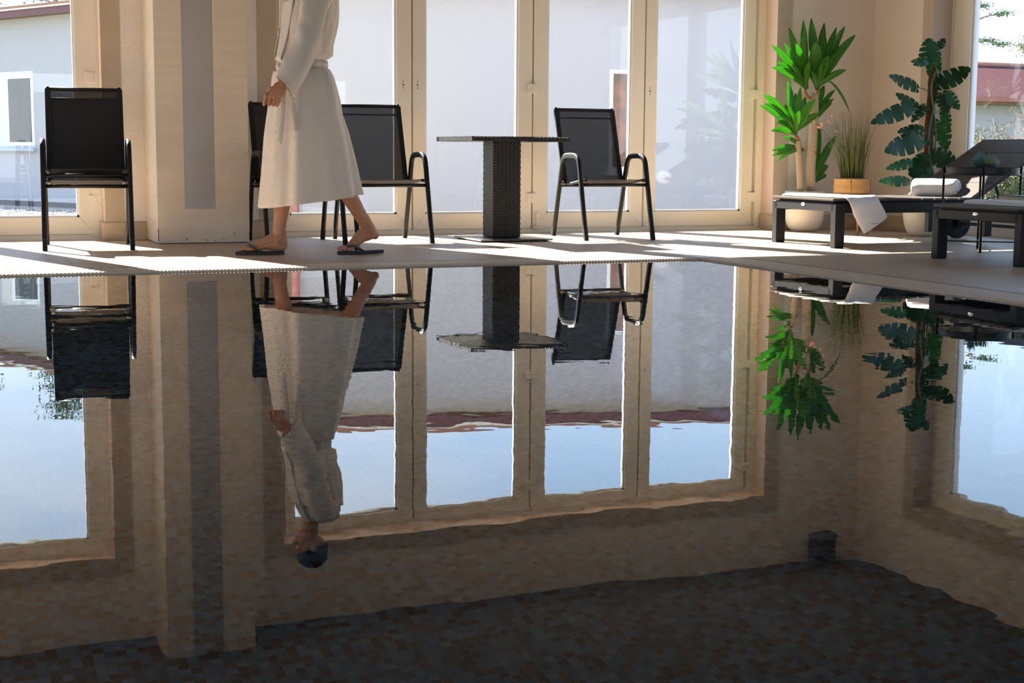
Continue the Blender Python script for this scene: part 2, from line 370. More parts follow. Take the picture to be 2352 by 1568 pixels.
def copy_tree(o, parent=None):
    c = o.copy(); C.objects.link(c); c.parent = parent
    for ch in children(o): copy_tree(ch, c)
    return c
def rebase(root, base):
    """the parts were built in world coordinates: put the Empty at the thing's base and shift the part meshes under it"""
    base = V(base); root.location = base
    for ch in children(root):
        ch.location = V(ch.location) - base
def bez(p0, p1, p2, n):
    return [p0 * (1 - t) ** 2 + p1 * 2 * t * (1 - t) + p2 * t * t for t in [i / (n - 1) for i in range(n)]]
def smooth_path(pts, sub=6):
    pts = [V(p) for p in pts]; P = [pts[0]] + pts + [pts[-1]]; out = []
    for i in range(1, len(P) - 2):
        a, b, c, d = P[i - 1], P[i], P[i + 1], P[i + 2]
        for k in range(sub):
            t = k / sub
            out.append(0.5 * ((2 * b) + (c - a) * t + (2 * a - 5 * b + 4 * c - d) * t * t + (3 * b - a - 3 * c + d) * t ** 3))
    out.append(pts[-1])
    return out

# ================================================================== SETTING
# facade plane: doors at y 10.62, wall faces at y 10.44; right wall face at x 7.62, window plane x 7.82
PX0, PX1, PY0, PY1 = -3.0, 4.43, 0.65, 7.73      # pool
RX0, RX1, RY0, RY1 = -4.5, 7.62, -3.5, 10.44     # room
CEIL = 2.86; OPEN = 2.25; WZ = -0.012
# deck floor around the pool with its grating rebate
g = 0.27
m = MB()
m.box(RX0, RX1 + .35, PY1 + g, RY1 + .5, -0.35, 0)
m.box(PX1 + g, RX1 + .35, RY0, PY1 + g, -0.35, 0)
m.box(RX0, PX0 - g, RY0, PY1 + g, -0.35, 0)
m.box(PX0 - g, PX1 + g, RY0, PY0 - g, -0.35, 0)
struct(m.build('floor', floor_m), 'beige tiled pool deck')
# pool basin
D = 1.45
m = MB(); m.box(PX0 - .1, PX1 + .1, PY0 - .1, PY1 + .1, -D - .1, -D); struct(m.build('floor', mos_floor), 'mosaic tiled pool bottom')
m = MB(); m.box(PX0 - .1, PX1 + .1, PY1, PY1 + .1, -D, -0.012); m.box(PX0 - .1, PX1 + .1, PY0 - .1, PY0, -D, -0.012)
struct(m.build('wall_pool_far', mos_x), 'mosaic tiled long sides of the pool')
m = MB(); m.box(PX1, PX1 + .1, PY0, PY1, -D, -0.012); m.box(PX0 - .1, PX0, PY0, PY1, -D, -0.012)
struct(m.build('wall_pool_right', mos_y), 'mosaic tiled short sides of the pool')
m = MB()
nx, ny = 2, 2
vs = [m.bm.verts.new(p) for p in ((PX0, PY0, WZ), (PX1, PY0, WZ), (PX1, PY1, WZ), (PX0, PY1, WZ))]; m.bm.faces.new(vs)
wo = m.build('water', water_m); struct(wo, 'still dark pool water mirroring the windows')
# overflow grating: ribbed strips, each rib a bar across the channel
m = MB()
x = PX0
while x < PX1 - .002:
    m.box(x, x + .0125, PY1 + .004, PY1 + g - .012, -0.03, -0.001); x += .0195
m.box(PX0, PX1, PY1 + .002, PY1 + .02, -.05, -.004); m.box(PX0, PX1, PY1 + .12, PY1 + .145, -.05, -.004); m.box(PX0, PX1, PY1 + g - .03, PY1 + g - .008, -.05, -.004)
struct(m.build('trim_1', grate_m), 'ribbed overflow grating along the far pool edge')
m = MB(); y = PY0
while y < PY1 - .002:
    m.box(PX1 + .004, PX1 + g - .012, y, y + .0125, -0.03, -0.001); y += .0195
m.box(PX1 + .002, PX1 + .02, PY0, PY1, -.05, -.004); m.box(PX1 + .12, PX1 + .145, PY0, PY1, -.05, -.004); m.box(PX1 + g - .03, PX1 + g - .008, PY0, PY1, -.05, -.004)
struct(m.build('trim_2', grate_m), 'ribbed overflow grating along the right pool edge')
m = MB(); m.box(PX0 - g, PX1 + g, PY1 + .1, PY1 + g, -.16, -.1); m.box(PX1 + .1, PX1 + g, PY0, PY1 + g, -.16, -.1)
m.box(PX0 - g, PX0, PY0 - g, PY1 + g, -.03, -.002); m.box(PX0, PX1, PY0 - g, PY0, -.03, -.002)
struct(m.build('trim_3', mat('gutter_channel', (0.25, 0.21, 0.18), .7)), 'overflow channel below the grating')
m = MB(); m.box(PX1 + .003, PX1 + g - .004, PY1 + .003, PY1 + g - .004, -.05, 0.001, bev=.002)
struct(m.build('trim_4', stone_m), 'pale stone square where the gratings meet at the pool corner')

# facade wall with openings; openings: left -2.75..1.27, centre 2.50..6.66
LO0, LO1, CO0, CO1 = -2.75, 1.27, 2.49, 6.66
FW = 10.44
m = MB()
m.box(RX0 - .2, LO0, FW, FW + .45, -.3, CEIL); m.box(LO1, CO0, FW, FW + .45, -.3, CEIL); m.box(CO1, RX1 + .5, FW, FW + .45, -.3, CEIL)
m.box(LO0, LO1, FW, FW + .27, OPEN, CEIL); m.box(CO0, CO1, FW, FW + .27, OPEN, CEIL)
struct(m.build('wall_back', wallpaint), 'pool hall wall with the glazed doors')
# rough plaster fields on the pier and smooth tan corner strips (raised 3 mm)
m = MB(); m.box(1.40, 2.345, FW - .006, FW, .13, CEIL); struct(m.build('trim_5', white_rough), 'rough white plaster field of the pier')
m = MB()
for a, b in ((LO1, 1.40), (2.345, CO0), (CO1, 6.80)):
    m.box(a, b, FW - .009, FW, .0, OPEN)
for a, b in ((LO0 - .12, LO1 + .13), (CO0 - .145, CO1 + .14)):
    m.box(a, b, FW - .009, FW, OPEN, OPEN + .12)
struct(m.build('trim_6', brown_strip), 'smooth tan corner strips around the door openings')
m = MB()
m.box(LO1 - .004, LO1, FW - .009, FW + .17, 0, OPEN); m.box(CO0, CO0 + .004, FW - .009, FW + .17, 0, OPEN); m.box(CO1 - .004, CO1, FW - .009, FW + .17, 0, OPEN)
m.box(LO0, LO1, FW - .009, FW + .17, OPEN - .004, OPEN); m.box(CO0, CO1, FW - .009, FW + .17, OPEN - .004, OPEN)
struct(m.build('trim_7', mat('pinkish_reveal_paint', (0.74, 0.56, 0.44), .7)), 'painted reveals of the door openings')
m = MB()
m.box(LO1 - .02, 1.55, FW - .025, FW, 0, .125, bev=.004); m.box(2.16, CO0 + .02, FW - .025, FW, 0, .125, bev=.004)
m.box(LO1 - .022, LO1, FW, FW + .16, 0, .125); m.box(CO1 - .022, CO1, FW - .02, FW + .16, 0, .125)
m.box(CO1 - .02, RX1, FW - .025, FW, 0, .125, bev=.004)
struct(m.build('baseboard_back', marble), 'beige marble skirting under the door wall')
m = MB(); m.box(RX1 - .025, RX1, 9.64, FW - .02, 0, .125, bev=.004); m.box(RX1 - .025, RX1, RY0, 5.0, 0, .125)
struct(m.build('baseboard_right', marble), 'beige marble skirting under the right wall')
# right wall
WO0, WO1 = 5.2, 9.66
m = MB()
m.box(RX1, RX1 + .45, WO1, FW, -.3, CEIL); m.box(RX1, RX1 + .45, RY0 - .2, WO0, -.3, CEIL); m.box(RX1, RX1 + .45, WO0, WO1, OPEN, CEIL)
struct(m.build('wall_right', wallpaint), 'right wall of the pool hall')
m = MB(); m.box(RX1 - .009, RX1, WO1, WO1 + .13, 0, OPEN); m.box(RX1 - .009, RX1, WO0 - .13, WO1 + .13, OPEN, OPEN + .12)
struct(m.build('trim_8', brown_strip), 'tan corner strip beside the right window')
m = MB(); m.box(RX1 - .009, RX1 + .17, WO1 - .004, WO1, 0, OPEN); m.box(RX1 - .009, RX1 + .17, WO0, WO1, OPEN - .004, OPEN)
struct(m.build('trim_9', mat('brown_reveal_paint', (0.46, 0.36, 0.28), .75)), 'painted reveal of the right window')
# unseen left and front walls, with openings added to brighten the room
m = MB()
m.box(RX0 - .3, RX0, RY0, -3.0, -.3, CEIL); m.box(RX0 - .3, RX0, 9.6, FW, -.3, CEIL); m.box(RX0 - .3, RX0, -3.0, 9.6, -.3, 1.0); m.box(RX0 - .3, RX0, -3.0, 9.6, 1.9, CEIL)
struct(m.build('wall_left', wallpaint), 'left wall with a long opening added to let in daylight')
m = MB()
m.box(RX0 - .3, -4.1, RY0 - .3, RY0, -.3, CEIL); m.box(7.2, RX1 + .45, RY0 - .3, RY0, -.3, CEIL); m.box(-4.1, 7.2, RY0 - .3, RY0, 1.85, CEIL); m.box(-4.1, 7.2, RY0 - .3, RY0, -.3, .1)
struct(m.build('wall_front', wallpaint), 'wall behind the viewer with a long opening added to let in daylight')
m = MB(); m.box(RX0 - .3, RX1 + .45, RY0 - .3, FW + .45, CEIL, CEIL + .25); struct(m.build('ceiling', ceil_m), 'plain ceiling')

# ---- glazed door leaves
def leaf(idx, x0, x1, yp, hinge_side=None, gx0=None, gx1=None, bolt=False, dots=None, label=''):
    """one leaf in the plane y = yp, face towards the room at yp"""
    r = empty('door_%d' % idx, ((x0 + x1) / 2, yp, .0)); struct(r, label)
    gx0 = gx0 or x0 + .115; gx1 = gx1 or x1 - .115; gz0, gz1 = .155, 2.125; z0, z1 = .035, 2.215
    base = V(((x0 + x1) / 2, yp, 0))
    def part(mb, nm, mt, **k):
        o = mb.build(nm, mt, r, **k); o.location = -base; return o
    m = MB()
    xa, xb = x0 + .004, x1 - .004
    # mitred frame as four trapezoids with depth
    def trap(p):
        a = [m.bm.verts.new((x, yp, z)) for x, z in p]; b = [m.bm.verts.new((x, yp + .07, z)) for x, z in p]
        for i in range(4): m.bm.faces.new((a[i], a[(i + 1) % 4], b[(i + 1) % 4], b[i]))
        m.bm.faces.new(a); m.bm.faces.new(b[::-1])
    e = .0006
    trap([(xa, z0), (xb, z0), (gx1 - e, gz0), (gx0 + e, gz0)]); trap([(xb, z0 + e), (xb, z1), (gx1, gz1), (gx1, gz0)])
    trap([(xb, z1), (xa, z1), (gx0, gz1), (gx1, gz1)]); trap([(xa, z1), (xa, z0 + e), (gx0, gz0), (gx0, gz1)])
    part(m, 'door_frame', upvc, bevel=.003)
    m = MB(); t = .014
    m.box(gx0, gx0 + t, yp + .018, yp + .05, gz0, gz1); m.box(gx1 - t, gx1, yp + .018, yp + .05, gz0, gz1)
    m.box(gx0, gx1, yp + .018, yp + .05, gz0, gz0 + t); m.box(gx0, gx1, yp + .018, yp + .05, gz1 - t, gz1)
    part(m, 'glazing_bead', bright_bead)
    m = MB(); m.box(gx0 + .006, gx1 - .006, yp + .03, yp + .038, gz0 + .006, gz1 - .006); part(m, 'pane', glass)
    if hinge_side:
        for hz in (.272, 1.122, 2.02):
            m = MB(); s = hinge_side; xh = x0 if s < 0 else x1
            lo, hi = (xh - .03, xh + .045) if s < 0 else (xh - .045, xh + .03)
            m.box(lo, hi, yp - .018, yp + .002, hz - .038, hz + .038, bev=.004)
            xx = xh
            m.box(xx - .008, xx + .008, yp - .023, yp - .016, hz - .022, hz + .022, bev=.002)
            part(m, 'hinge', upvc)
    if dots:
        m = MB()
        for dx in dots:
            for k, rr in ((-1, .0045), (0, .007), (1, .0045)):
                bmesh.ops.create_cone(m.bm, cap_ends=True, segments=12, radius1=rr, radius2=rr, depth=.002, matrix=Matrix.Translation((dx, yp - .0008, 1.127 + k * .024)) @ Matrix.Rotation(PI / 2, 4, 'X'))
        part(m, 'lock_hole', dark_seal)
    if bolt:
        m = MB(); m.box(x0 + .025, x0 + .055, yp - .03, yp + .002, .05, .16, bev=.006); m.box(x0 + .0, x0 + .08, yp - .045, yp + .002, .032, .05, bev=.004)
        part(m, 'floor_bolt', upvc)
    return r
YP = 10.62
leaf(1, 2.545, 3.567, YP, None, 2.615, 3.445, dots=[3.498], label='leftmost leaf of the four part glazed door, behind the robed person')
leaf(2, 3.571, 4.560, YP, 1, 3.675, 4.440, dots=[3.612], label='glazed door leaf behind the black table')
leaf(3, 4.564, 5.543, YP, None, 4.690, 5.425, bolt=True, label='glazed door leaf behind the right chair')
leaf(4, 5.547, 6.575, YP, 1, 5.650, 6.465, dots=[5.592], label='rightmost glazed door leaf, beside the tall plant')
leaf(5, .17, 1.225, YP, 1, .30, 1.115, label='glazed door leaf behind the stacked chairs')
leaf(6, -.86, .166, YP, None, label='glazed door leaf beyond the left picture edge')
leaf(7, -1.89, -.864, YP, None, label='second glazed door leaf beyond the left picture edge')
leaf(8, -2.70, -1.894, YP, None, label='third glazed door leaf beyond the left picture edge')
# outer frames and thresholds
def outer(name, x0, x1, lab):
    m = MB()
    m.box(x0, x0 + .05, YP - .012, YP + .09, 0, OPEN); m.box(x1 - .065, x1, YP - .012, YP + .09, 0, OPEN)
    m.box(x0 + .05, x1 - .065, YP + .012, YP + .09, 2.215, OPEN); m.box(x0 + .05, x1 - .065, YP + .005, YP + .09, -.02, .034)
    m.box(x0 + .05, x1 - .065, YP - .022, YP + .005, -.02, .022, bev=.003)
    m.box(x0 - .0, x1, YP - .05, YP - .022, -.02, .012, bev=.003)
    struct(m.build(name, upvc, bevel=.002), lab)
outer('trim_10', CO0, CO1, 'outer frame and threshold of the four part door')
outer('trim_11', LO0, LO1, 'outer frame and threshold of the left door')
m = MB(); m.box(CO0 + .05, CO1 - .06, YP + .002, YP + .01, .0345, .0375); m.box(LO0 + .05, LO1 - .06, YP + .002, YP + .01, .0345, .0375)
m.box(CO0 + .05, CO1 - .065, YP - .0235, YP - .02, .008, .012); m.box(LO0 + .05, LO1 - .065, YP - .0235, YP - .02, .008, .012)
struct(m.build('trim_12', dark_seal), 'dark seals of the thresholds')
m = MB()  # strips added behind the joints and jambs to block leaking sun
for xj in (2.535, 3.569, 4.562, 5.545, 6.585, 1.240, .168, -.862, -1.892, -2.70):
    m.box(xj - .022, xj + .022, YP + .074, YP + .088, .02, OPEN - .005)
m.box(CO0, CO0 + .07, YP + .089, YP + .12, 0, OPEN); m.box(CO1 - .10, CO1, YP + .089, YP + .12, 0, OPEN); m.box(LO1 - .09, LO1, YP + .089, YP + .12, 0, OPEN)
struct(m.build('trim_14', upvc), 'strips added outside the leaf joints to stop sunlight leaking in')
m = MB(); m.box(1.25, 1.266, YP - .03, YP - .012, .25, OPEN - .01); struct(m.build('trim_13', upvc), 'narrow cover strip beside the left door')

# right window (plane x = 7.82)
XP = 7.82
r = empty('window_1', (XP, 7.4, 0)); struct(r, 'full height window in the right wall behind the loungers')
def wpart(mb, nm, mt, **k):
    o = mb.build(nm, mt, r, **k); o.location = -V((XP, 7.4, 0)); return o
m = MB()
ys = [WO0, WO0 + .17, 7.30, 7.56, WO1 - .20, WO1]
m.box(XP, XP + .08, ys[0], ys[1], 0, OPEN); m.box(XP, XP + .08, ys[2], ys[3], 0, OPEN); m.box(XP, XP + .08, ys[4], ys[5], 0, OPEN)
m.box(XP, XP + .08, ys[1], ys[4], 2.12, OPEN); m.box(XP, XP + .08, ys[1], ys[4], 0, .155)
m.box(XP - .03, XP, WO0, WO1, 0, .02)
wpart(m, 'window_frame', upvc, bevel=.004)
m = MB()
for a, b in ((ys[1], ys[2]), (ys[3], ys[4])):
    m.box(XP + .02, XP + .06, a, a + .016, .155, 2.12); m.box(XP + .02, XP + .06, b - .016, b, .155, 2.12)
    m.box(XP + .02, XP + .06, a, b, .155, .171); m.box(XP + .02, XP + .06, a, b, 2.104, 2.12)
wpart(m, 'glazing_bead', bright_bead)
for a, b in ((ys[1], ys[2]), (ys[3], ys[4])):
    m = MB(); m.box(XP + .035, XP + .043, a + .006, b - .006, .161, 2.114); wpart(m, 'pane', glass)


# pilaster box with the grey glass panel
r = empty('pilaster', (1.855, 10.19, 0)); struct(r, 'cream boxed pilaster with a tall grey glass panel')
def pp(mb, nm, mt, **k):
    o = mb.build(nm, mt, r, **k); o.location = -V((1.855, 10.19, 0)); return o
m = MB()
bx0, bx1, by0, by1 = 1.548, 2.165, 9.94, FW - .008
gx0, gx1, gz = 1.73, 1.935, .235
m.box(bx0, gx0, by0, by1, .006, CEIL); m.box(gx1, bx1, by0, by1, .006, CEIL); m.box(gx0, gx1, by0, by1, .006, gz); m.box(gx0, gx1, by0 + .02, by1, gz, CEIL)
pp(m, 'casing', cream)
m = MB(); m.box(gx0 + .001, gx1 - .001, by0 + .004, by0 + .012, gz + .001, CEIL - .01); pp(m, 'glass_panel', greyglass)['label'] = 'grey frosted glass panel'
m = MB(); m.box(bx0 + .01, bx1 - .01, by0 + .01, by1, 0, .006); pp(m, 'seal', dark_seal)
m = MB(); rr = random.Random(4)
for k in range(10):
    px, pz = rr.uniform(bx0 + .01, bx1 - .03), rr.choice([rr.uniform(.01, .03), rr.uniform(.03, .12)])
    w_, h_ = rr.uniform(.003, .014), rr.uniform(.002, .009)
    m.box(px, px + w_, by0 - .0006, by0 + .001, pz, pz + h_)
m.box(bx0 - .0006, bx0 + .004, by0 - .0006, by0 + .004, .02, .10)
m.box(bx1 - .004, bx1 + .0006, by0 - .0006, by0 + .004, .015, .07)
pp(m, 'paint_chip', mat('chipped_paint', (0.16, 0.07, 0.05), .9))

# wall speaker high on the right end of the door wall (seen only mirrored in the water)
r = empty('wall_speaker', (7.215, FW, 2.60)); tag(r, 'black wall speaker high on the corner wall, seen mirrored in the water', 'speaker')
m = MB(); m.box(-.10, .10, -.16, -.02, 0, .29, bev=.01); m.build('cabinet', speaker_m, r)
m = MB(); m.box(-.085, .085, -.168, -.16, .015, .275); m.build('grille', mat('speaker_grille', (.09, .09, .09), .8), r)
m = MB(); m.box(-.03, .03, -.02, 0, .1, .2); m.build('bracket', black_metal, r)

# ================================================================== OUTSIDE
m = MB(); m.box(-40, 60, FW + .45, 70, -.42, -.30); struct(m.build('ground', lawn_m), 'lawn outside')
m = MB(); m.prism([(-6, FW + .45), (RX1 + .5, FW + .45), (RX1 + .5, 13.2), (-6, 13.2)], -.31, -.285); struct(m.build('path', mat('pale_terrace', (.46, .44, .41), .9, bump=.4)), 'pale terrace outside the doors')
m = MB(); m.box(-40, -5.0, -30, FW + .45, -.42, -.3); m.box(8.2, 60, -30, FW + .45, -.42, -.3); m.box(-5, 8.2, -30, -3.9, -.42, -.3)  # out of view, laid as paving to bounce sunlight into the hall
struct(m.build('ground', mat('paving', (.16, .155, .145), .9, noise_scale=2, noise_amt=.15)), 'unseen paving around the pool hall, added to bounce daylight indoors')

HA = V((1.48, 25.26)); HB = V((4.35, 19.86)); HD = V((4.30, 17.87)); HE = V((11.0, 16.18)); HF = V((12.6, 23.2))
dirL = (HB - HA).normalized(); HA0 = HA - dirL * 9
house = empty('house', (4.3, 18.5, -.3)); tag(house, 'white rendered house with red brown eaves right outside the glazed doors', 'house')
def hp(mb, nm, mt, par=None, **k):
    o = mb.build(nm, mt, par or house, **k)
    o.location = V((0, 0, 0)) if par is not None else -V(house.location); return o
WT = 2.70
m = MB(); m.prism([tuple(HA0), tuple(HB), tuple(HD), tuple(HE), tuple(HF), (3, 34), (HA0.x + 4, HA0.y + 4)], -.3, WT); hp(m, 'wall', plaster_w)
def inset_rect(dirv, p, s0, s1, z0, z1, depth_out, thick, mt, nm, par=None):
    n = V((dirv.y, -dirv.x))  # outward (towards the pool hall)
    if n.y > 0: n = -n
    a = p + dirv * s0 + n * depth_out; b = p + dirv * s1 + n * depth_out; c_ = b - n * thick; d_ = a - n * thick
    m = MB(); m.prism([tuple(a), tuple(b), tuple(c_), tuple(d_)], z0, z1); return hp(m, nm, mt, par)
# left wing window, measured 1.54..1.92 in x
def sx(xv): return (xv - HA.x) / dirL.x
s0, s1 = sx(1.40), sx(1.925)
wf = inset_rect(dirL, HA, s0, s1, .66, 1.86, .004, .05, mat('beige_reveal_render', (.62, .60, .56), .9), 'window')  # light beige reveal beside the window frame
inset_rect(dirL, HA, sx(1.555), s1 - .01, .69, 1.80, .018, .03, win_white, 'window_frame', wf)
inset_rect(dirL, HA, sx(1.60), s1 - .06, .745, 1.745, .024, .02, dark_glass, 'pane', wf)
inset_rect(dirL, HA, s0 - .1, s1 + .06, .60, .655, .08, .1, sill_m, 'window_sill')
dirM = (HE - HD).normalized()
def sm(xv): return (xv - HD.x) / dirM.x
wf = inset_rect(dirM, HD, sm(8.30), sm(8.72), .40, 1.68, .004, .05, win_white, 'window')
inset_rect(dirM, HD, sm(8.345), sm(8.68), .46, 1.63, .014, .03, brown_glass, 'pane', wf)
inset_rect(dirM, HD, sm(8.25), sm(8.78), .35, .40, .08, .1, win_white, 'window_sill')
# eaves: fascia boards, flashing and tile edge
def offs(p, d, o):
    n = V((d.y, -d.x)); n = -n if n.y > 0 else n
    return p + n * o
def eave_band(out, thick, z0, z1, mt, nm):
    for (a, b, d) in ((HA0, HB + dirL * .25, dirL), (HD - dirM * .25, HE + dirM * .3, dirM)):
        q = [offs(a, d, out), offs(b, d, out), offs(b, d, out - thick), offs(a, d, out - thick)]
        m = MB(); m.prism([tuple(v) for v in q], z0, z1); hp(m, nm, mt)
eave_band(.21, .25, WT - .02, WT + .0, wood_sof, 'soffit')
eave_band(.24, .03, WT - .03, WT + .075, eave_m, 'fascia')
eave_band(.27, .05, WT + .075, WT + .10, gutter_m, 'flashing')
eave_band(.28, .10, WT + .10, WT + .135, tile_edge, 'tile_edge')
m = MB(); m.prism([tuple(offs(HA0, dirL, .18)), tuple(offs(HB, dirL, .18)), (4.5, 18.2), tuple(offs(HD, dirM, .18)), tuple(offs(HE, dirM, .18)), tuple(HF), (3, 34), (HA0.x + 4, HA0.y + 4)], WT + .0, WT + .09); hp(m, 'roof', tile_m)
m = MB(); m.tube([(4.43, 17.72, -.3), (4.43, 17.72, 2.2), (4.42, 17.66, 2.45), (4.40, 17.50, 2.68)], .05, 12); hp(m, 'downpipe', mat('rose_downpipe', (.50, .16, .17), .4), smooth=True)
# gravel strip and plinth of the left wing
m = MB()
q = [offs(HA0, dirL, 2.6), offs(HB, dirL, 2.6), offs(HB, dirL, .02), offs(HA0, dirL, .02)]
m.prism([tuple(v) for v in q], -.3, -.27); tag(m.build('gravel_strip', gravel_m), 'strip of gravel at the foot of the white house wall', 'gravel', kind='stuff')
m = MB(); m.prism([tuple(offs(HA0, dirL, .012)), tuple(offs(HB, dirL, .012)), tuple(HB), tuple(HA0)], -.29, -.19); hp(m, 'plinth', mat('dark_plinth', (.05, .05, .055), .8))
m = MB(); rr = random.Random(3)
for k in range(700):
    s_ = rr.uniform(6, 15); o_ = rr.uniform(.5, 2.5); p_ = offs(HA0 + dirL * s_, dirL, o_)
    m.ball((p_.x, p_.y, -.262), rr.uniform(.012, .034), (1, 1, .6), 1)
tag(m.build('pebbles', mat('pale_pebble', (.40, .36, .32), .8)), 'pale loose pebbles on the gravel by the white house', 'pebbles', kind='stuff')

# second house seen through the right window
h2 = empty('house', (30, 37, -.3)); tag(h2, 'low white house with pitched red tiled roof beyond the right window', 'house')
def hp2(mb, nm, mt, **k):
    o = mb.build(nm, mt, h2, **k); o.location = -V(h2.location); return o
YH = 34.0
a = PX(2150, 222, YH); b = PX(2700, 222, YH); zE = a.z; xl, xr = a.x, b.x + 6; zr = PX(2300, 152, YH + 4).z
m = MB(); m.box(xl + .5, xr, YH + .6, YH + 8, -.3, zE - .1); hp2(m, 'wall', plaster_w)
m = MB(); v = [m.bm.verts.new(p) for p in ((xl, YH, zE), (xr, YH, zE), (xr, YH + 4, zr), (xl, YH + 4, zr), (xl, YH, zE - .06), (xr, YH, zE - .06), (xr, YH + 8, zE - .06), (xl, YH + 8, zE - .06), (xr, YH + 8, zE), (xl, YH + 8, zE))]
for q in ((0, 1, 2, 3), (3, 2, 8, 9), (4, 7, 6, 5), (0, 4, 5, 1), (9, 8, 6, 7), (0, 3, 9, 7, 4), (1, 5, 6, 8, 2)): m.bm.faces.new([v[i] for i in q])
hp2(m, 'roof', tile_m)
m = MB(); m.tube([(xl - .1, YH + 4, zr + .03), (xr, YH + 4, zr + .03)], .09, 8); hp2(m, 'ridge_cap', tile_edge)
m = MB(); m.box(xl - .05, xr, YH - .12, YH, zE - .10, zE + .06); hp2(m, 'gutter', mat('red_gutter', (.30, .09, .06), .4))
m = MB(); m.box(xl, xr, YH, YH + .6, zE - .18, zE - .08); hp2(m, 'soffit', wood_sof)
pw = PX(2238, 330, YH + .55)
m = MB(); m.box(pw.x - .3, pw.x + .6, YH + .55, YH + .62, pw.z - .5, pw.z + .02); w2 = hp2(m, 'window', win_white)
m = MB(); m.box(pw.x - .2, pw.x + .5, YH + .53, YH + .56, pw.z - .45, pw.z - .08)
o = m.build('pane', dark_glass, w2)

# vegetation outside
def tree(name, label, base, h, crown, seed, leafmat, spread=1.0, group=None, ncl=26, per=46, size=.10, pad=.16, lo=.45):
    rr = random.Random(seed); base = V(base)
    r = empty(name, base); tag(r, label, 'tree', group)
    m = MB(); top = V((rr.uniform(-.2, .2), rr.uniform(-.2, .2), h))
    tr = smooth_path([(0, 0, 0), (rr.uniform(-.1, .1), rr.uniform(-.1, .1), h * .4), (rr.uniform(-.15, .15), rr.uniform(-.15, .15), h * .75), top], 4)
    m.tube(tr, [.12 * h / 6 * (1 - .8 * i / (len(tr) - 1)) for i in range(len(tr))], 8); m.build('trunk', bark_m, r, smooth=True)
    mb, ml = MB(), MB()
    for k in range(ncl):
        z = h * rr.uniform(crown, 1.0); an = rr.uniform(0, 2 * PI); L_ = spread * (1.25 - (z / h)) * rr.uniform(.7, 1.5)
        p0 = V((0, 0, z * .97)); p1 = p0 + V((math.cos(an) * L_, math.sin(an) * L_, rr.uniform(-.05, .25)))
        mb.tube([p0, p0.lerp(p1, .5) + V((0, 0, .05)), p1], [.03, .018, .006], 5)
        for q in range(per):
            c = p0.lerp(p1, rr.uniform(lo, 1.1)) + V((rr.gauss(0, pad), rr.gauss(0, pad), rr.gauss(0, pad * .28))) * spread
            d1 = V((rr.gauss(0, 1), rr.gauss(0, 1), rr.gauss(.3, .6))).normalized() * size; d2 = V((rr.gauss(0, 1), rr.gauss(0, 1), rr.gauss(0, 1))).normalized() * size * .35
            ml.bm.faces.new([ml.bm.verts.new(x) for x in (c - d2, c + d1, c + d2)])
    mb.build('branches', bark_m, r); ml.build('foliage', leafmat, r)
    return r
p = PX(2212, 300, 24); tree('pine_tree', 'pine tree with sparse flat branch pads at the left edge of the right window', (p.x, 24, -.3), 4.6, .64, 11, pine_m, 1.25, 'trees beyond the pool hall', 13, 260, .045, pad=.075, lo=.78)
p = PX(2385, 100, 44); tree('pine_tree', 'yellow green conifer rising behind the red roof of the far house', (p.x, 44, -.3), 5.6, .45, 5, mat('yellow_green_needles', (.20, .22, .08), .8), 1.3, 'trees beyond the pool hall', 40, 300, .09)
tree('pine_tree', 'dark treetop behind the left wing of the white house, mirrored under the stacked chairs', (3.9, 40.6, -.3), 6.9, .70, 21, pine_m, 1.3, 'trees beyond the pool hall', 22, 160, .07)
tree('pine_tree', 'dark treetop at the left edge of the mirrored sky', (1.75, 42.0, -.3), 6.6, .70, 22, pine_m, 1.2, 'trees beyond the pool hall', 16, 160, .07)

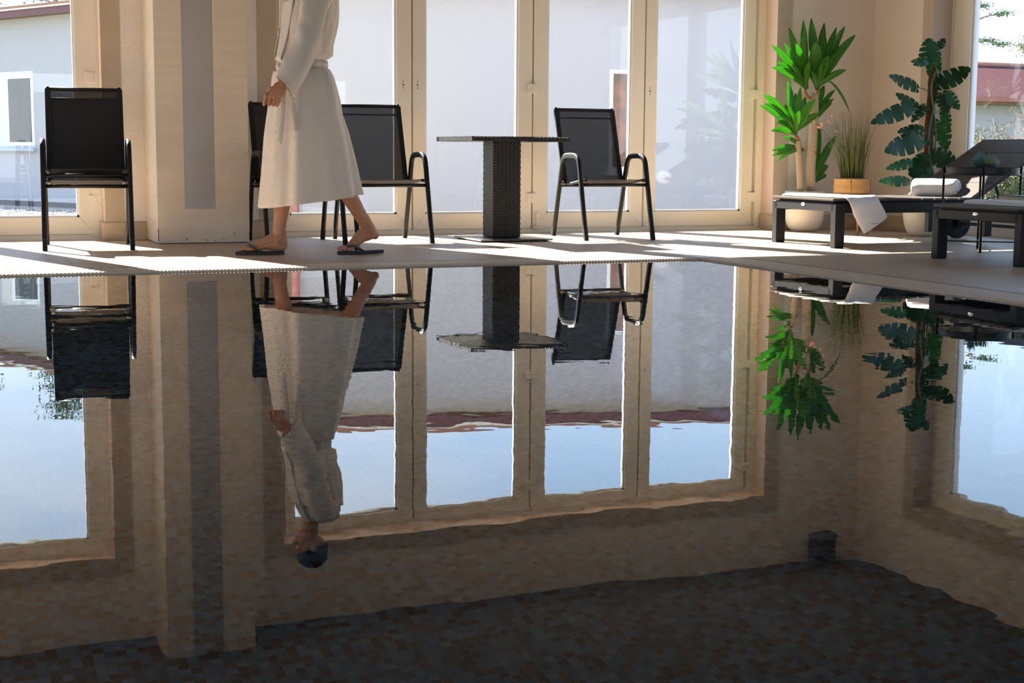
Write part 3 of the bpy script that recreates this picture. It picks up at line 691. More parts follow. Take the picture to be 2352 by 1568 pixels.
def bush(name, label, base, h, w_, seed, leafmat, n=5200, size=.030, bare=False, cat='shrub'):
    rr = random.Random(seed); r = empty(name, base); tag(r, label, cat)
    mb, ml = MB(), MB()
    def grow(p, d, L_, rad, lev):
        pts = [p]; 
        for k in range(3):
            d = (d + V((rr.gauss(0, .22), rr.gauss(0, .22), rr.gauss(.05, .16)))).normalized(); pts.append(pts[-1] + d * L_ / 3)
        mb.tube(pts, [rad, rad * .8, rad * .6, rad * .45], 4)
        if lev > 0:
            for q in range(3):
                grow(pts[rr.choice((1, 2, 3))], (d + V((rr.gauss(0, .6), rr.gauss(0, .6), rr.gauss(0, .4)))).normalized(), L_ * .68, rad * .5, lev - 1)
        elif rr.random() < (.45 if bare else 0):
            c = pts[-1]
            for q in range(3):
                d1 = V((rr.gauss(0, 1), rr.gauss(0, 1), -abs(rr.gauss(0, 1)))).normalized() * size; d2 = d1.cross(V((rr.random(), rr.random(), .3))).normalized() * size * .4
                ml.bm.faces.new([ml.bm.verts.new(x) for x in (c, c + d1 * .5 + d2, c + d1, c + d1 * .5 - d2)])
    for k in range(7 if bare else 3):
        grow(V((rr.uniform(-.15, .15), rr.uniform(-.15, .15), 0)), V((rr.gauss(0, .45), rr.gauss(0, .45), 1)).normalized(), h * .45, .016 if bare else .012, 4 if bare else 1)
    if not bare:
        for q in range(n):
            th, ph = rr.uniform(0, 2 * PI), math.acos(rr.uniform(-.2, 1)); R_ = rr.uniform(.7, 1.08) * (1 + .18 * math.sin(3 * th + seed) * math.sin(4 * ph))
            c = V((w_ * R_ * math.sin(ph) * math.cos(th), w_ * R_ * math.sin(ph) * math.sin(th), h * .35 + h * .62 * R_ * math.cos(ph)))
            d1 = V((rr.gauss(0, 1), rr.gauss(0, 1), rr.gauss(0, 1))).normalized() * size; d2 = d1.cross(V((rr.random(), .2, rr.random()))).normalized() * size * .45
            ml.bm.faces.new([ml.bm.verts.new(x) for x in (c, c + d1 * .5 + d2, c + d1, c + d1 * .5 - d2)])
    mb.build('branches', bark_m, r); ml.build('leaves', leafmat, r)
    return r
for k, (px, Y, h, sd_) in enumerate(((2296, 16.2, 1.9, 1), (2362, 18.6, 2.4, 2))):
    p = PX(px, 450, Y)
    bush('bare_shrub', ['bare branching shrub with a few dry leaves outside the right window', 'taller bare shrub at the right edge of the window view'][k], (p.x, Y, -.3), h, .8, sd_, brownleaf_m, bare=True, size=.028)
p = PX(2300, 450, 13.2); bush('evergreen_shrub', 'low dark green shrub outside the right window behind the tray table', (p.x - .15, 12.6, -.3), .85, .42, 3, yew_m)
p = PX(2352, 450, 14.3); bush('russet_shrub', 'low russet brown shrub outside behind the raised backrest', (p.x + .12, 14.3, -.3), 1.05, .5, 4, brownleaf_m)
p = PX(2245, 420, 22.5); bush('evergreen_shrub', 'round olive green shrub by the window frame outside', (p.x, 22.5, -.3), 1.4, .8, 9, mat('olive_foliage', (.13, .15, .06), .8), n=4200, size=.04)

# ================================================================== CHAIRS
def make_chair():
    r = empty('sling_chair')
    for s in (-1, 1):
        x = s * .262
        pts = smooth_path([(x, -.345, .0), (x, -.29, .18), (x, -.235, .38), (x, -.195, .52), (x, -.165, .578), (x, -.11, .603), (x, .0, .607), (x, .09, .601), (x, .135, .575), (x, .165, .52), (x, .215, .36), (x, .275, .17), (x, .33, .0)], 3)
        m = MB(); m.tube(pts, .012, 12, flat=(.015, .020), side=(1, 0, 0)); f = m.build('side_frame', black_metal, r, smooth=True)
        for p0, p1 in (((x, -.345, 0), (x, -.323, .07)), ((x, .33, 0), (x, .308, .07))):
            m = MB(); m.tube([p0, p1], .013, 12, flat=(.0158, .0208), side=(1, 0, 0)); m.build('foot_cap', rubber, f)
        # seat and back rail
        xr_ = s * .228
        pts = smooth_path([(xr_, -.235, .432), (xr_, -.10, .418), (xr_, .06, .400), (xr_, .165, .405), (xr_, .205, .45), (xr_, .245, .56), (xr_, .32, .76), (xr_, .392, .955)], 4)
        m = MB(); m.tube(pts, .011, 10); m.build('seat_rail', black_metal, r, smooth=True)
        m = MB(); m.ball((xr_, .392, .957), .0125, sub=2); m.build('end_cap', rubber, r, smooth=True)
        for yb, zb in ((-.215, .428), (.17, .40)):
            m = MB(); m.tube([(s * .22, yb, zb), (s * .262, yb, zb)], .012, 10); m.build('bolt', mat('dull_zinc', (.16, .15, .14), .4, metal=.7), r, smooth=True)
    for y, z in ((-.228, .396), (.19, .385)):
        m = MB(); m.tube([(-.255, y, z), (.255, y, z)], .012, 10); m.build('crossbar', black_metal, r, smooth=True)
    m = MB(); m.tube([(-.228, .392, .955), (.228, .392, .955)], .008, 10); m.build('top_rail', black_metal, r, smooth=True)
    def cloth(path, name, sag, th=.003, x0=-.217, x1=.217, mt=sling):
        rows = []; nx_ = 10
        k = len(path)
        top, bot = [], []
        for i, (y, z) in enumerate(path):
            y2, z2 = path[min(i + 1, k - 1)]; y1, z1 = path[max(i - 1, 0)]
            d = V((0, y2 - y1, z2 - z1)).normalized(); n = V((0, -d.z, d.y))
            top.append([V((x0 + (x1 - x0) * q / nx_, y, z)) - n * (sag * math.sin(PI * q / nx_) * math.sin(PI * i / (k - 1)) - th / 2) for q in range(nx_ + 1)])
            bot.append([p_ - n * th for p_ in top[-1]])
        m = MB(); rings = [t + b[::-1] for t, b in zip(top, bot)]; m.rings(rings); return m.build(name, mt, r, smooth=False)
    cloth([(-.24, .435), (-.15, .428), (-.05, .414), (.05, .404), (.15, .405)], 'seat', .02)
    cloth([(.172, .408), (.205, .45), (.24, .545), (.28, .65), (.32, .76), (.355, .855), (.388, .945)], 'backrest', .012)
    cloth([(.366, .884), (.369, .892)], 'hem', 0, .007, mt=hem_m); cloth([(.385, .938), (.392, .957)], 'hem', 0, .006, mt=hem_m)
    for s in (-1, 1):
        cloth([(.185, .425), (.208, .455), (.24, .545), (.28, .65), (.32, .76), (.355, .855), (.388, .95)], 'fabric_sleeve', 0, .02, s * .228 - .018, s * .228 + .018, hem_m)
    return r
CH = make_chair()
tag(CH, 'black sling chair with metal arms to the right of the table', 'chair', 'stackable sling chairs along the doors')
CH.location = (4.785, 9.815, 0); CH.rotation_euler.z = math.radians(-3.5)
for (x, y, z, rz, lab) in ((3.085, 9.85, 0, -2, 'black sling chair directly left of the table, half hidden by the robe'),
                           (2.47, 9.86, 0, -2, 'black sling chair behind the walking person, beside the pilaster'),
                           (1.075, 9.74, 0, -6, 'lower of the two stacked sling chairs left of the pilaster'),
                           (1.075, 9.75, .068, -6, 'upper of the two stacked sling chairs left of the pilaster')):
    c_ = copy_tree(CH); c_.location = (x, y, z); c_.rotation_euler.z = math.radians(rz); c_['label'] = lab

# ================================================================== RATTAN TABLE
t = empty('rattan_table', (3.965, 9.785, 0)); tag(t, 'square black woven rattan pedestal table on a flat metal plate', 'table')
m = MB(); m.box(-.365, .365, -.365, .365, .705, .732, bev=.006); m.build('tabletop', rattan_top, t)
m = MB(); rr = random.Random(2)
for s in (-1, 1):
    for k in range(73):
        c0 = -.36 + .01 * k
        m.box(c0 - .0035, c0 + .0035, s * .3645 - .004, s * .3645 + .004, .702, .735, bev=.0)
        m.box(s * .3645 - .004, s * .3645 + .004, c0 - .0035, c0 + .0035, .702, .735, bev=.0)
m.build('woven_edge', rattan, t)
m = MB(); m.box(-.105, .105, -.105, .105, .022, .705, bev=.008); m.build('column', rattan, t)
m = MB()
for s1 in (-1, 1):
    for k in range(10):
        for s2, ax in ((-1, 0), (1, 0), (-1, 1), (1, 1)):
            c0 = -.09 + .02 * k
            if s1 < 0: continue
            for j in range(34):
                z = .032 + j * .02; off_ = .01 if j % 2 else 0
                cc = c0 + off_
                if cc > .096 or cc < -.096: continue
                if ax == 0: m.box(cc - .008, cc + .008, s2 * .1055 - .0020, s2 * .1055 + .0020, z, z + .013)
                else: m.box(s2 * .1055 - .0020, s2 * .1055 + .0020, cc - .008, cc + .008, z, z + .013)
m.build('woven_strand', mat('rattan_strand', (.016, .012, .011), .38), t)
m = MB(); m.box(-.275, .275, -.30, .25, .008, .020, bev=.003); m.build('base_plate', steel_dark, t)
m = MB()
for a in (-.24, .24):
    for b in (-.24, .2): m.tube([(a, b, 0), (a, b, .008)], .02, 10)
m.build('foot_pad', rubber, t)

# ================================================================== LOUNGERS
def make_lounger():
    """foot end at local x = 0, head end at +x; width along y"""
    r = empty('sun_lounger'); W = .36
    m = MB(); m.box(0, .055, -W, W, .245, .300, bev=.004); m.build('end_rail', lounger_m, r)
    for s in (-1, 1):
        m = MB(); m.box(.0, .075, s * W - .03, s * W + .03, 0.004, .300, bev=.005); l = m.build('leg', lounger_m, r)
        m = MB(); m.box(.004, .071, s * W - .026, s * W + .026, 0, .006); m.build('glide', rubber, l)
        m = MB(); m.box(.06, 1.78, s * W - .022, s * W + .022, .235, .305, bev=.004); m.build('side_rail', lounger_m, r)
        m = MB(); m.box(1.30, 1.36, s * (W - .05) - .025, s * (W - .05) + .025, .06, .24, bev=.004); m.build('leg', lounger_m, r)
        # wheel
        wc = V((1.66, s * (W + .045), .115))
        w = MB(); bmesh.ops.create_cone(w.bm, cap_ends=True, segments=40, radius1=.115, radius2=.115, depth=.035, matrix=Matrix.Translation(wc) @ Matrix.Rotation(PI / 2, 4, 'X'))
        wo_ = w.build('wheel', rubber, r, bevel=.006)
        w = MB(); bmesh.ops.create_cone(w.bm, cap_ends=True, segments=24, radius1=.03, radius2=.03, depth=.05, matrix=Matrix.Translation(wc) @ Matrix.Rotation(PI / 2, 4, 'X')); w.build('hub', lounger_m, wo_)
        m = MB(); m.box(1.63, 1.69, s * W - .02, s * W + .02, .09, .24, bev=.003); m.build('wheel_bracket', lounger_m, r)
    m = MB(); m.tube([(1.66, -W - .04, .115), (1.66, W + .04, .115)], .012, 10); m.build('axle', lounger_m, r)
    m = MB(); m.box(1.70, 1.76, -W + .02, W - .02, .24, .29); m.build('end_rail', lounger_m, r)
    # sub-frame lip and slats
    m = MB(); m.box(.02, 1.14, -W + .03, W - .03, .300, .316); m.build('slat_carrier', mat('black_carrier', (.015, .015, .015), .7), r)
    x = -.012
    for k in range(11):
        m = MB(); m.box(x, x + .098, -W - .012, W + .012, .316, .333, bev=.003); m.build('slat', slat_m, r); x += .1045
    # backrest, raised 31 degrees
    hx, hz, an = 1.145, .325, math.radians(31)
    M = Matrix.Translation((hx, 0, hz)) @ Matrix.Rotation(-an, 4, 'Y')
    b = empty('backrest'); b.parent = r
    for s in (-1, 1):
        m = MB(); m.box(.0, .80, s * (W - .03) - .018, s * (W - .03) + .018, -.04, -.008, M=M); m.build('backrest_rail', lounger_m, b)
    for k in range(4):
        m = MB(); m.box(.006 + k * .202, .006 + k * .202 + .196, -W + .0, W - .0, -.008, .010, bev=.003, M=M); m.build('slat', slat_m, b)
    for s in (-1, 1):
        p0 = M @ V((.30, s * (W - .09), -.03)); m = MB(); m.tube([p0, (1.50, s * (W - .09), .25)], .010, 8); m.build('support_strut', lounger_m, b)
    m = MB(); m.ball((-.001, 0, .2845), 1, (.004, .026, .013), 3); m.build('badge', silver, r, smooth=True)['label'] = 'small oval silver badge'
    return r
L1 = make_lounger(); tag(L1, 'dark slatted sun lounger with a rolled towel and a towel draped over its edge', 'sun lounger', 'sun loungers on the right deck')
L1.location = (5.745, 8.61, 0)
L2 = copy_tree(L1); L2.location = (5.80, 6.90, 0); L2['label'] = 'dark slatted sun lounger in front of the tray table, carrying one flat towel'

# ================================================================== TOWELS
def towel_strip(name, label, path, w0, w1, th, cat='towel', skew=0.0, seed=1, ydir=True):
    """folded towel as a thick strip following a path; width w0..w1 across"""
    rr = random.Random(seed); pts = smooth_path(path, 5); k = len(pts); rings = []
    wd = []
    n = 14
    for i, p in enumerate(pts):
        t = (pts[min(i + 1, k - 1)] - pts[max(i - 1, 0)]).normalized(); f_ = i / (k - 1)
        sd = V((1, 0, 0)); sd = (sd - t * sd.dot(t)).normalized(); nrm = sd.cross(t)
        if nrm.z < 0 and abs(nrm.z) > .3: nrm = -nrm
        if abs(nrm.z) <= .3 and nrm.y > 0: nrm = -nrm
        a = w0 + (w1 - w0) * f_; ring = []
        for q in range(n + 1):
            u = -a / 2 + a * q / n; h = th * (1 - .35 * abs(2 * q / n - 1) ** 6) + .003 * noise.noise(V((u * 12, i * .4, seed)))
            ring.append(p + sd * (u + skew * f_) + nrm * h)
        for q in range(n, -1, -1):
            u = -a / 2 + a * q / n; ring.append(p + sd * (u + skew * f_))
        rings.append(ring)
    m = MB(); m.rings(rings); o = m.build(name, towel_m, smooth=True, subsurf=1); tag(o, label, cat, 'white spa towels'); return o
LT = .3335
o1 = towel_strip('towel', 'white towel hanging over the side of the lounger by the potted plants', [(5.90, 8.93, LT), (5.90, 8.75, LT), (5.91, 8.5, LT), (5.93, 8.32, LT), (5.945, 8.245, LT - .003), (5.96, 8.215, LT - .03), (5.985, 8.205, LT - .08), (6.02, 8.20, .20), (6.05, 8.197, .15)], .27, .22, .020, seed=5)
bl = MB(); bl.box(5.995, 6.06, 8.168, 8.172, .165, .168); bb = bl.build('stitch', mat('grey_thread', (.25, .25, .27), .8), o1)
o2 = towel_strip('towel', 'flat folded white towel lying on the lounger in front of the tray table', [(6.03, 7.14, LT), (6.03, 6.95, LT), (6.03, 6.75, LT), (6.03, 6.58, LT)], .28, .28, .030, seed=9)
# rolled towel
r = empty('rolled_towel', (6.86, 8.60, .333)); tag(r, 'rolled white towel on the lounger below the big leafy plant', 'towel', 'white spa towels')
ax = V((.50, -.866, 0)).normalized(); up = V((0, 0, 1)); sd_ = ax.cross(up)
m = MB(); Lh = .165
def spiral(rmax, turns, n):
    out = []
    for i in range(n + 1):
        f_ = i / n; th = 2 * PI * turns * f_; rr_ = .012 + (rmax - .012) * f_; out.append((rr_ * math.cos(th), rr_ * math.sin(th) * .92))
    return out
sp = spiral(.052, 4, 120)
rings = []
for s in [-1, -.97, -.9, -.6, -.2, .2, .6, .9, .97, 1]:
    k_ = {1: .80, .97: .92, .9: .985}.get(abs(s), 1.0)
    ring = []
    for q in range(36):
        th = 2 * PI * q / 36; rad = (.068 + .003 * noise.noise(V((math.cos(th) * 2, math.sin(th) * 2, s * 3)))) * k_
        ring.append(ax * (Lh * s) + sd_ * (rad * math.cos(th) * 1.08) + up * (rad * math.sin(th) * .93 + .0645))
    rings.append(ring)
m.rings(rings); m.build('roll', towel_m, r, smooth=True)
m = MB(); pts = [ax * (Lh + .0015) + sd_ * (-x_ * .92) + up * (y_ * .92 + .0645) for x_, y_ in sp]
m.tube(pts, .0028, 6); pts = [p_ - ax * (2 * Lh + .003) for p_ in pts]; m.tube(pts, .0028, 6); m.build('spiral_fold', towel_m, r, smooth=True)

# small beige box at the back edge of the near lounger
p = PXx(2338, 463, 6.45)
r = empty('storage_box', (6.36, 7.12, LT)); tag(r, 'small beige box with a dark lid on the lounger behind the flat towel', 'box')
m = MB(); m.box(-.13, .13, -.09, .09, 0, .046, bev=.004); m.build('box_body', beige_box_m, r)
m = MB(); m.box(-.132, .132, -.092, .092, .046, .051); m.build('lid', page_m, r)

# ================================================================== TRAY TABLE AND SUCCULENT
r = empty('tray_table', (6.575, 7.775, 0)); tag(r, 'round black metal tray table between the two loungers', 'side table')
m = MB(); R_ = .235
m.lathe([(.001, .503), (R_, .503), (R_, .548), (R_ - .004, .548), (R_ - .004, .509), (.001, .509)], n=64); m.build('tray', black_metal, r, smooth=False)
m = MB(); m.tube([(math.cos(2 * PI * k / 48) * (R_ + .004), math.sin(2 * PI * k / 48) * (R_ + .004), .503) for k in range(49)], .005, 8, cap=False); m.build('ring', black_metal, r, smooth=True)
for k in range(4):
    a = math.radians(52 + 90 * k) ; cx, sy_ = math.cos(a) * (R_ + .008), math.sin(a) * (R_ + .008)
    m = MB(); m.tube([(cx, sy_, 0), (cx, sy_, .556)], .0075, 10); m.build('leg', black_metal, r, smooth=True)
m = MB()
for a0 in (52, 142):
    a = math.radians(a0); m.tube([(math.cos(a) * R_, math.sin(a) * R_, .06), (-math.cos(a) * R_, -math.sin(a) * R_, .06)], .005, 8)
m.build('cross_brace', black_metal, r, smooth=True)
r = empty('potted_succulent', (6.62, 7.80, .509)); tag(r, 'bushy blue green succulents in a low dark bowl on the tray table', 'plant')
m = MB(); m.lathe([(.05, 0), (.062, .004), (.078, .045), (.080, .062), (.074, .062), (.070, .046), (.001, .046)], n=40); m.build('bowl', mat('charcoal_bowl', (.025, .025, .027), .7), r, smooth=True)
def spikes(cx, cy, z, n, L_, mt, seed, thick=.004):
    rr = random.Random(seed); m = MB()
    for k in range(n):
        th = rr.uniform(0, 2 * PI); el = rr.uniform(.15, 1.45); l = L_ * rr.uniform(.65, 1.1); d = V((math.cos(th) * math.cos(el), math.sin(th) * math.cos(el), math.sin(el)))
        p0 = V((cx, cy, z)); p1 = p0 + d * l * .5; p2 = p0 + d * l + V((0, 0, .012)); m.tube([p0, p1, p2], [thick * .6, thick, .0006], 5)
    m.build('succulent_rosette', mt, r, smooth=True)
spikes(-.032, .022, .05, 70, .088, succ_m, 1); spikes(.034, -.012, .05, 110, .066, succ2_m, 2, .003); spikes(-.015, -.03, .05, 40, .055, mat('lime_succulent', (.28, .34, .08), .5), 3, .0035); spikes(-.06, -.0, .045, 14, .08, succ_m, 4, .002)

# ================================================================== PLANTS
def pot(r, R_, h, mt=pot_m):
    prof = [(R_ * .48, 0), (R_ * .54, .003)] + [(R_ * (.54 + .46 * (1 - (1 - q / 14) ** 2.3) ** .55), .003 + h * .70 * q / 14) for q in range(1, 15)] + [(R_ * .995, h * .8), (R_ * .98, h * .9), (R_ * .95, h), (R_ * .88, h), (R_ * .88, h * .88), (.002, h * .87)]
    m = MB(); m.lathe(prof, n=48); m.build('pot', mt, r, smooth=True)
    m = MB(); m.lathe([(.002, h * .871), (R_ * .87, h * .875), (R_ * .87, h * .885), (.002, h * .91)], n=32); m.build('soil', soil_m, r, smooth=True)
def strap_leaf(r, P0, P1, w, droop, nrm, mt=leaf_m, fold=.25, vein=True, name='leaf'):
    P0, P1 = V(P0), V(P1); nrm = V(nrm).normalized(); L_ = (P1 - P0).length
    mid = P0.lerp(P1, .5) + V((0, 0, droop * L_))
    pts = bez(P0, mid, P1, 10); top, bot, k = [], [], 10
    rows = []
    for i, p in enumerate(pts):
        t = (pts[min(i + 1, k - 1)] - pts[max(i - 1, 0)]).normalized(); s_ = t.cross(nrm).normalized(); n_ = s_.cross(t)
        f_ = i / (k - 1); ww = w * (.30 + .70 * min(1, f_ * 2.6)) * (1 if f_ < .6 else math.cos((f_ - .6) / .4 * PI / 2 * .97) ** .8) / 2
        rows.append([p - s_ * ww + n_ * ww * fold, p - s_ * ww * .5 + n_ * ww * fold * .35, p, p + s_ * ww * .5 + n_ * ww * fold * .35, p + s_ * ww + n_ * ww * fold])
    m = MB(); R2 = [[m.bm.verts.new(q) for q in row] for row in rows]
    for a, b in zip(R2[:-1], R2[1:]):
        for i in range(4): m.bm.faces.new((a[i], a[i + 1], b[i + 1], b[i]))
    o = m.build(name, mt, r, smooth=True)
    so = o.modifiers.new('t', 'SOLIDIFY'); so.thickness = .0012
    if vein:
        m = MB(); m.tube([row[2] + V((0, 0, .0006)) for row in rows[:-1]], [.0022] * 5 + [.0014] * 4, 5); m.build('midrib', vein_m, o, smooth=True)
    return o
# --- dracaena
db = V((6.83, 10.22, 0)); dr = empty('dracaena', db); tag(dr, 'tall dracaena with bright green strap leaves and two canes in a cream pot', 'potted plant')
pot(dr, .168, .33)
YD = 10.16
def dpt(px, py, Y=YD): return PX(px, py, Y) - db
for pts, r0, nm in (([(1838, 452), (1837, 400), (1834, 350), (1833, 322)], .029, 'cane'), ([(1864, 452), (1862, 400), (1866, 330), (1870, 260), (1871, 214)], .040, 'cane')):
    w3 = smooth_path([dpt(x_, y_) for x_, y_ in pts], 4); m = MB()
    m.tube(w3, [r0 * (1 - .18 * i / len(w3)) for i in range(len(w3))], 16); m.build('cane', cane_m, dr, smooth=True)
m = MB(); m.tube([dpt(1868, 335, YD - .022), dpt(1869, 350, YD - .018), dpt(1867, 372, YD - .022)], [.010, .0215, .008], 8); m.tube([dpt(1833, 322), dpt(1829, 312)], [.02, .014], 8)
m.tube(smooth_path([dpt(1866, 228), dpt(1856, 222), dpt(1850, 212), dpt(1849, 202)], 3), .012, 8); m.tube(smooth_path([dpt(1870, 228), dpt(1877, 220), dpt(1879, 210), dpt(1879, 200)], 3), .013, 8)
m.build('branch', orange_bark, dr, smooth=True)
def S1(x_, y_): return (1720 + x_ / 5.225, 20 + y_ / 5.225)
def S4(x_, y_): return (1680 + x_ / 2.24, y_ / 2.24)
rr = random.Random(12)
def rosette(base, tips, Y0, w):
    for (tx, ty, dy, ww) in tips:
        a = dpt(base[0] + rr.uniform(-3, 3), base[1] + rr.uniform(-3, 3), Y0); b = PX(tx, ty, min(10.40, Y0 + dy)) - db
        L_ = (b - a).length; d = (b - a).normalized()
        view = V((-.55, -.80, .12 + rr.uniform(-.2, .35))); view += V((rr.uniform(-.5, .5), rr.uniform(-.3, .3), 0))
        dr_ = .16 if abs(d.x) + abs(d.y) > .55 else .05
        strap_leaf(dr, a, b, w * ww, dr_, view)
rosette(S1(690, 960), [(*S1(270, 440), -.05, 1), (*S1(425, 410), 0, 1), (*S1(275, 705), -.12, 1), (*S1(320, 640), -.02, .9), (*S1(480, 222), .05, 1.1), (*S1(560, 415), -.16, 1.2), (*S1(640, 290), -.05, 1), (*S1(655, 140), .05, 1.15), (*S1(400, 590), .08, .8), (*S1(730, 510), -.22, 1.2), (*S1(500, 690), -.2, 1), (*S1(490, 545), .10, 1), (*S1(720, 640), -.25, .9)], 10.15, .056)
rosette(S1(820, 960), [(*S1(748, 115), .02, 1.25), (*S1(905, 170), .05, 1.15), (*S1(1050, 225), .0, 1), (*S1(1155, 212), .06, 1), (*S1(1280, 315), -.05, 1.1), (*S1(1155, 455), -.12, 1.1), (*S1(1095, 565), .08, 1.3), (*S1(1170, 735), -.18, .9), (*S1(800, 390), -.12, 1.6), (*S1(960, 565), -.22, 1.2), (*S1(1080, 400), .12, 1.4), (*S1(880, 660), -.25, .8), (*S1(915, 300), .1, 1.1), (*S1(740, 740), -.2, .9), (*S1(640, 560), .1, 1.2)], 10.15, .060)
# the long drooping leaf
a = dpt(*S1(930, 850), 10.16); b = PX(*S1(1215, 1250), 10.02) - db
strap_leaf(dr, a, b, .022, .28, (-.3, -.7, .5))
rosette(S1(560, 1500), [(*S1(175, 1030), -.15, 1.25), (*S1(190, 1140), -.2, 1), (*S1(135, 1162), -.02, 1), (*S1(470, 870), .0, 1.15), (*S1(620, 940), -.1, .9), (*S1(800, 1090), -.25, 1.35), (*S1(865, 1255), -.15, 1.1), (*S1(270, 1470), -.1, .9), (*S1(350, 1295), -.28, 1.2), (*S1(560, 1010), .1, 1), (*S1(680, 1060), .05, 1.1), (*S1(430, 1150), .1, 1), (*S1(330, 1370), -.2, .9), (*S1(600, 1220), -.28, 1), (*S1(500, 1170), -.25, .9)], 10.14, .056)
rosette((1866, 285), [(*S1(1035, 970), .05, .9), (*S1(1020, 1080), -.02, 1), (*S1(995, 1130), .08, 1.1), (*S1(905, 920), .1, 1.3), (*S4(500, 530), .02, .9)], 10.24, .044)
rosette((1846, 345), [(*S4(208, 775), -.05, 1), (*S4(262, 705), -.12, .8), (*S4(210, 800), .05, 1), (*S4(232, 830), -.15, .8)], 10.2, .044)
rosette((1868, 420), [(*S4(525, 722), .04, 1.3), (*S4(498, 850), .0, 1.2), (*S4(540, 700), .12, 1.1), (*S4(452, 640), .14, 1.3), (*S4(490, 900), .05, 1)], 10.26, .05)

# --- grass in wicker basket on a wooden stand
gb = V((6.935, 9.72, 0)); gr = empty('plant_stand', gb); tag(gr, 'round wooden plant stand with slender legs below the wicker basket', 'plant stand')
m = MB(); m.lathe([(.001, .300), (.150, .300), (.153, .306), (.153, .314), (.150, .318), (.001, .318)], n=40); m.build('stand_top', wood_m, gr, smooth=False)
for ang in (100, 195, 262, 330):
    a = math.radians(ang); m = MB(); m.tube([(math.cos(a) * .125, math.sin(a) * .125, 0), (math.cos(a) * .115, math.sin(a) * .115, .302)], [.0085, .0115], 12); m.build('leg', wood_m, gr, smooth=True)
gp = empty('potted_grass', gb + V((0, 0, .318))); tag(gp, 'tall reedy ornamental grass with pink flowers in a woven wicker basket', 'potted plant')
m = MB(); m.lathe([(.125, 0), (.140, .004), (.141, .055), (.138, .108), (.143, .110), (.143, .124), (.136, .126), (.128, .112), (.001, .100)], n=48); m.build('basket', wicker_m, gp, smooth=True)
m = MB()
for k in range(4):
    a = 2 * PI * k / 4 + .9; m.tube([(math.cos(a) * .142, math.sin(a) * .142, .002), (math.cos(a) * .1425, math.sin(a) * .1425, .112)], .0035, 6)
m.build('basket_rib', mat('dark_cane_rib', (.42, .22, .09), .6), gp, smooth=True)
rr = random.Random(31)
for nm, mt, n_ in (('grass_blades', grass_m, 95), ('grass_blades', grass2_m, 80)):
    m = MB()
    for k in range(n_):
        th = rr.uniform(0, 2 * PI); r0 = .085 * math.sqrt(rr.random()); h = rr.uniform(.25, .56); out = rr.uniform(0, .17) * (1.3 if math.cos(th) < 0 else .75)
        p0 = V((math.cos(th) * r0, math.sin(th) * r0, .10)); p2 = p0 + V((math.cos(th) * out, math.sin(th) * out * .7, h)); p1 = p0 + V((math.cos(th) * out * .25, math.sin(th) * out * .2, h * .6))
        pts = bez(p0, p1, p2, 8); w0 = rr.uniform(.002, .0046)
        m.tube(pts, [w0 * (1 - .85 * i / 7) for i in range(8)], 4)
    tag(m.build(nm, mt, gp), kind='stuff')
for (px_, py_) in ((1872, 283), (1890, 287), (1885, 295), (1903, 258), (1912, 268), (1909, 284), (1924, 302)):
    c_ = PX(px_, py_, 9.66) - (gb + V((0, 0, .318))); m = MB()
    p0 = V((rr.uniform(-.05, .02), -.02, .11)); m.tube(bez(p0, V((c_.x * .5, c_.y * .6, c_.z * .8)), c_, 8), .0018, 5); f0 = None
    st = m.build('flower_stalk', stem_m, gp, smooth=True)
    m = MB()
    for q in range(4):
        d = V((rr.uniform(-.03, .012), rr.uniform(-.012, .012), rr.uniform(-.004, .028))); m.tube([c_, c_ + d * .5, c_ + d], [.002, .006, .0005], 6)
    m.build('blossom', pink_m, st, smooth=True)

# --- monstera
mb_ = V((7.335, 9.33, 0)); mo = empty('monstera', mb_); tag(mo, 'split leaf monstera climbing a brown coir pole in a cream pot', 'potted plant')
pot(mo, .158, .33)
YM = 9.33
def mpt(x_, y_, Y=YM): return PX(2000 + x_ / 4.127, 60 + y_ / 4.127, Y) - mb_
w3 = smooth_path([mpt(545, 1480), mpt(548, 1300), mpt(552, 1000), mpt(575, 700), mpt(592, 500), mpt(597, 355)], 5)
m = MB(); rr = random.Random(8)
m.tube(w3, [.036 + .004 * rr.uniform(-1, 1) for i in range(len(w3))], 18); po = m.build('moss_pole', coir_m, mo, smooth=True)
for off_ in (-.03, .02):
    m = MB(); sp_ = [p_ + V((off_ * math.cos(i * .35) * 1.3, -.035, 0)) for i, p_ in enumerate(w3)]; m.tube(sp_, .0075, 8); m.build('stem', stem_m, mo, smooth=True)
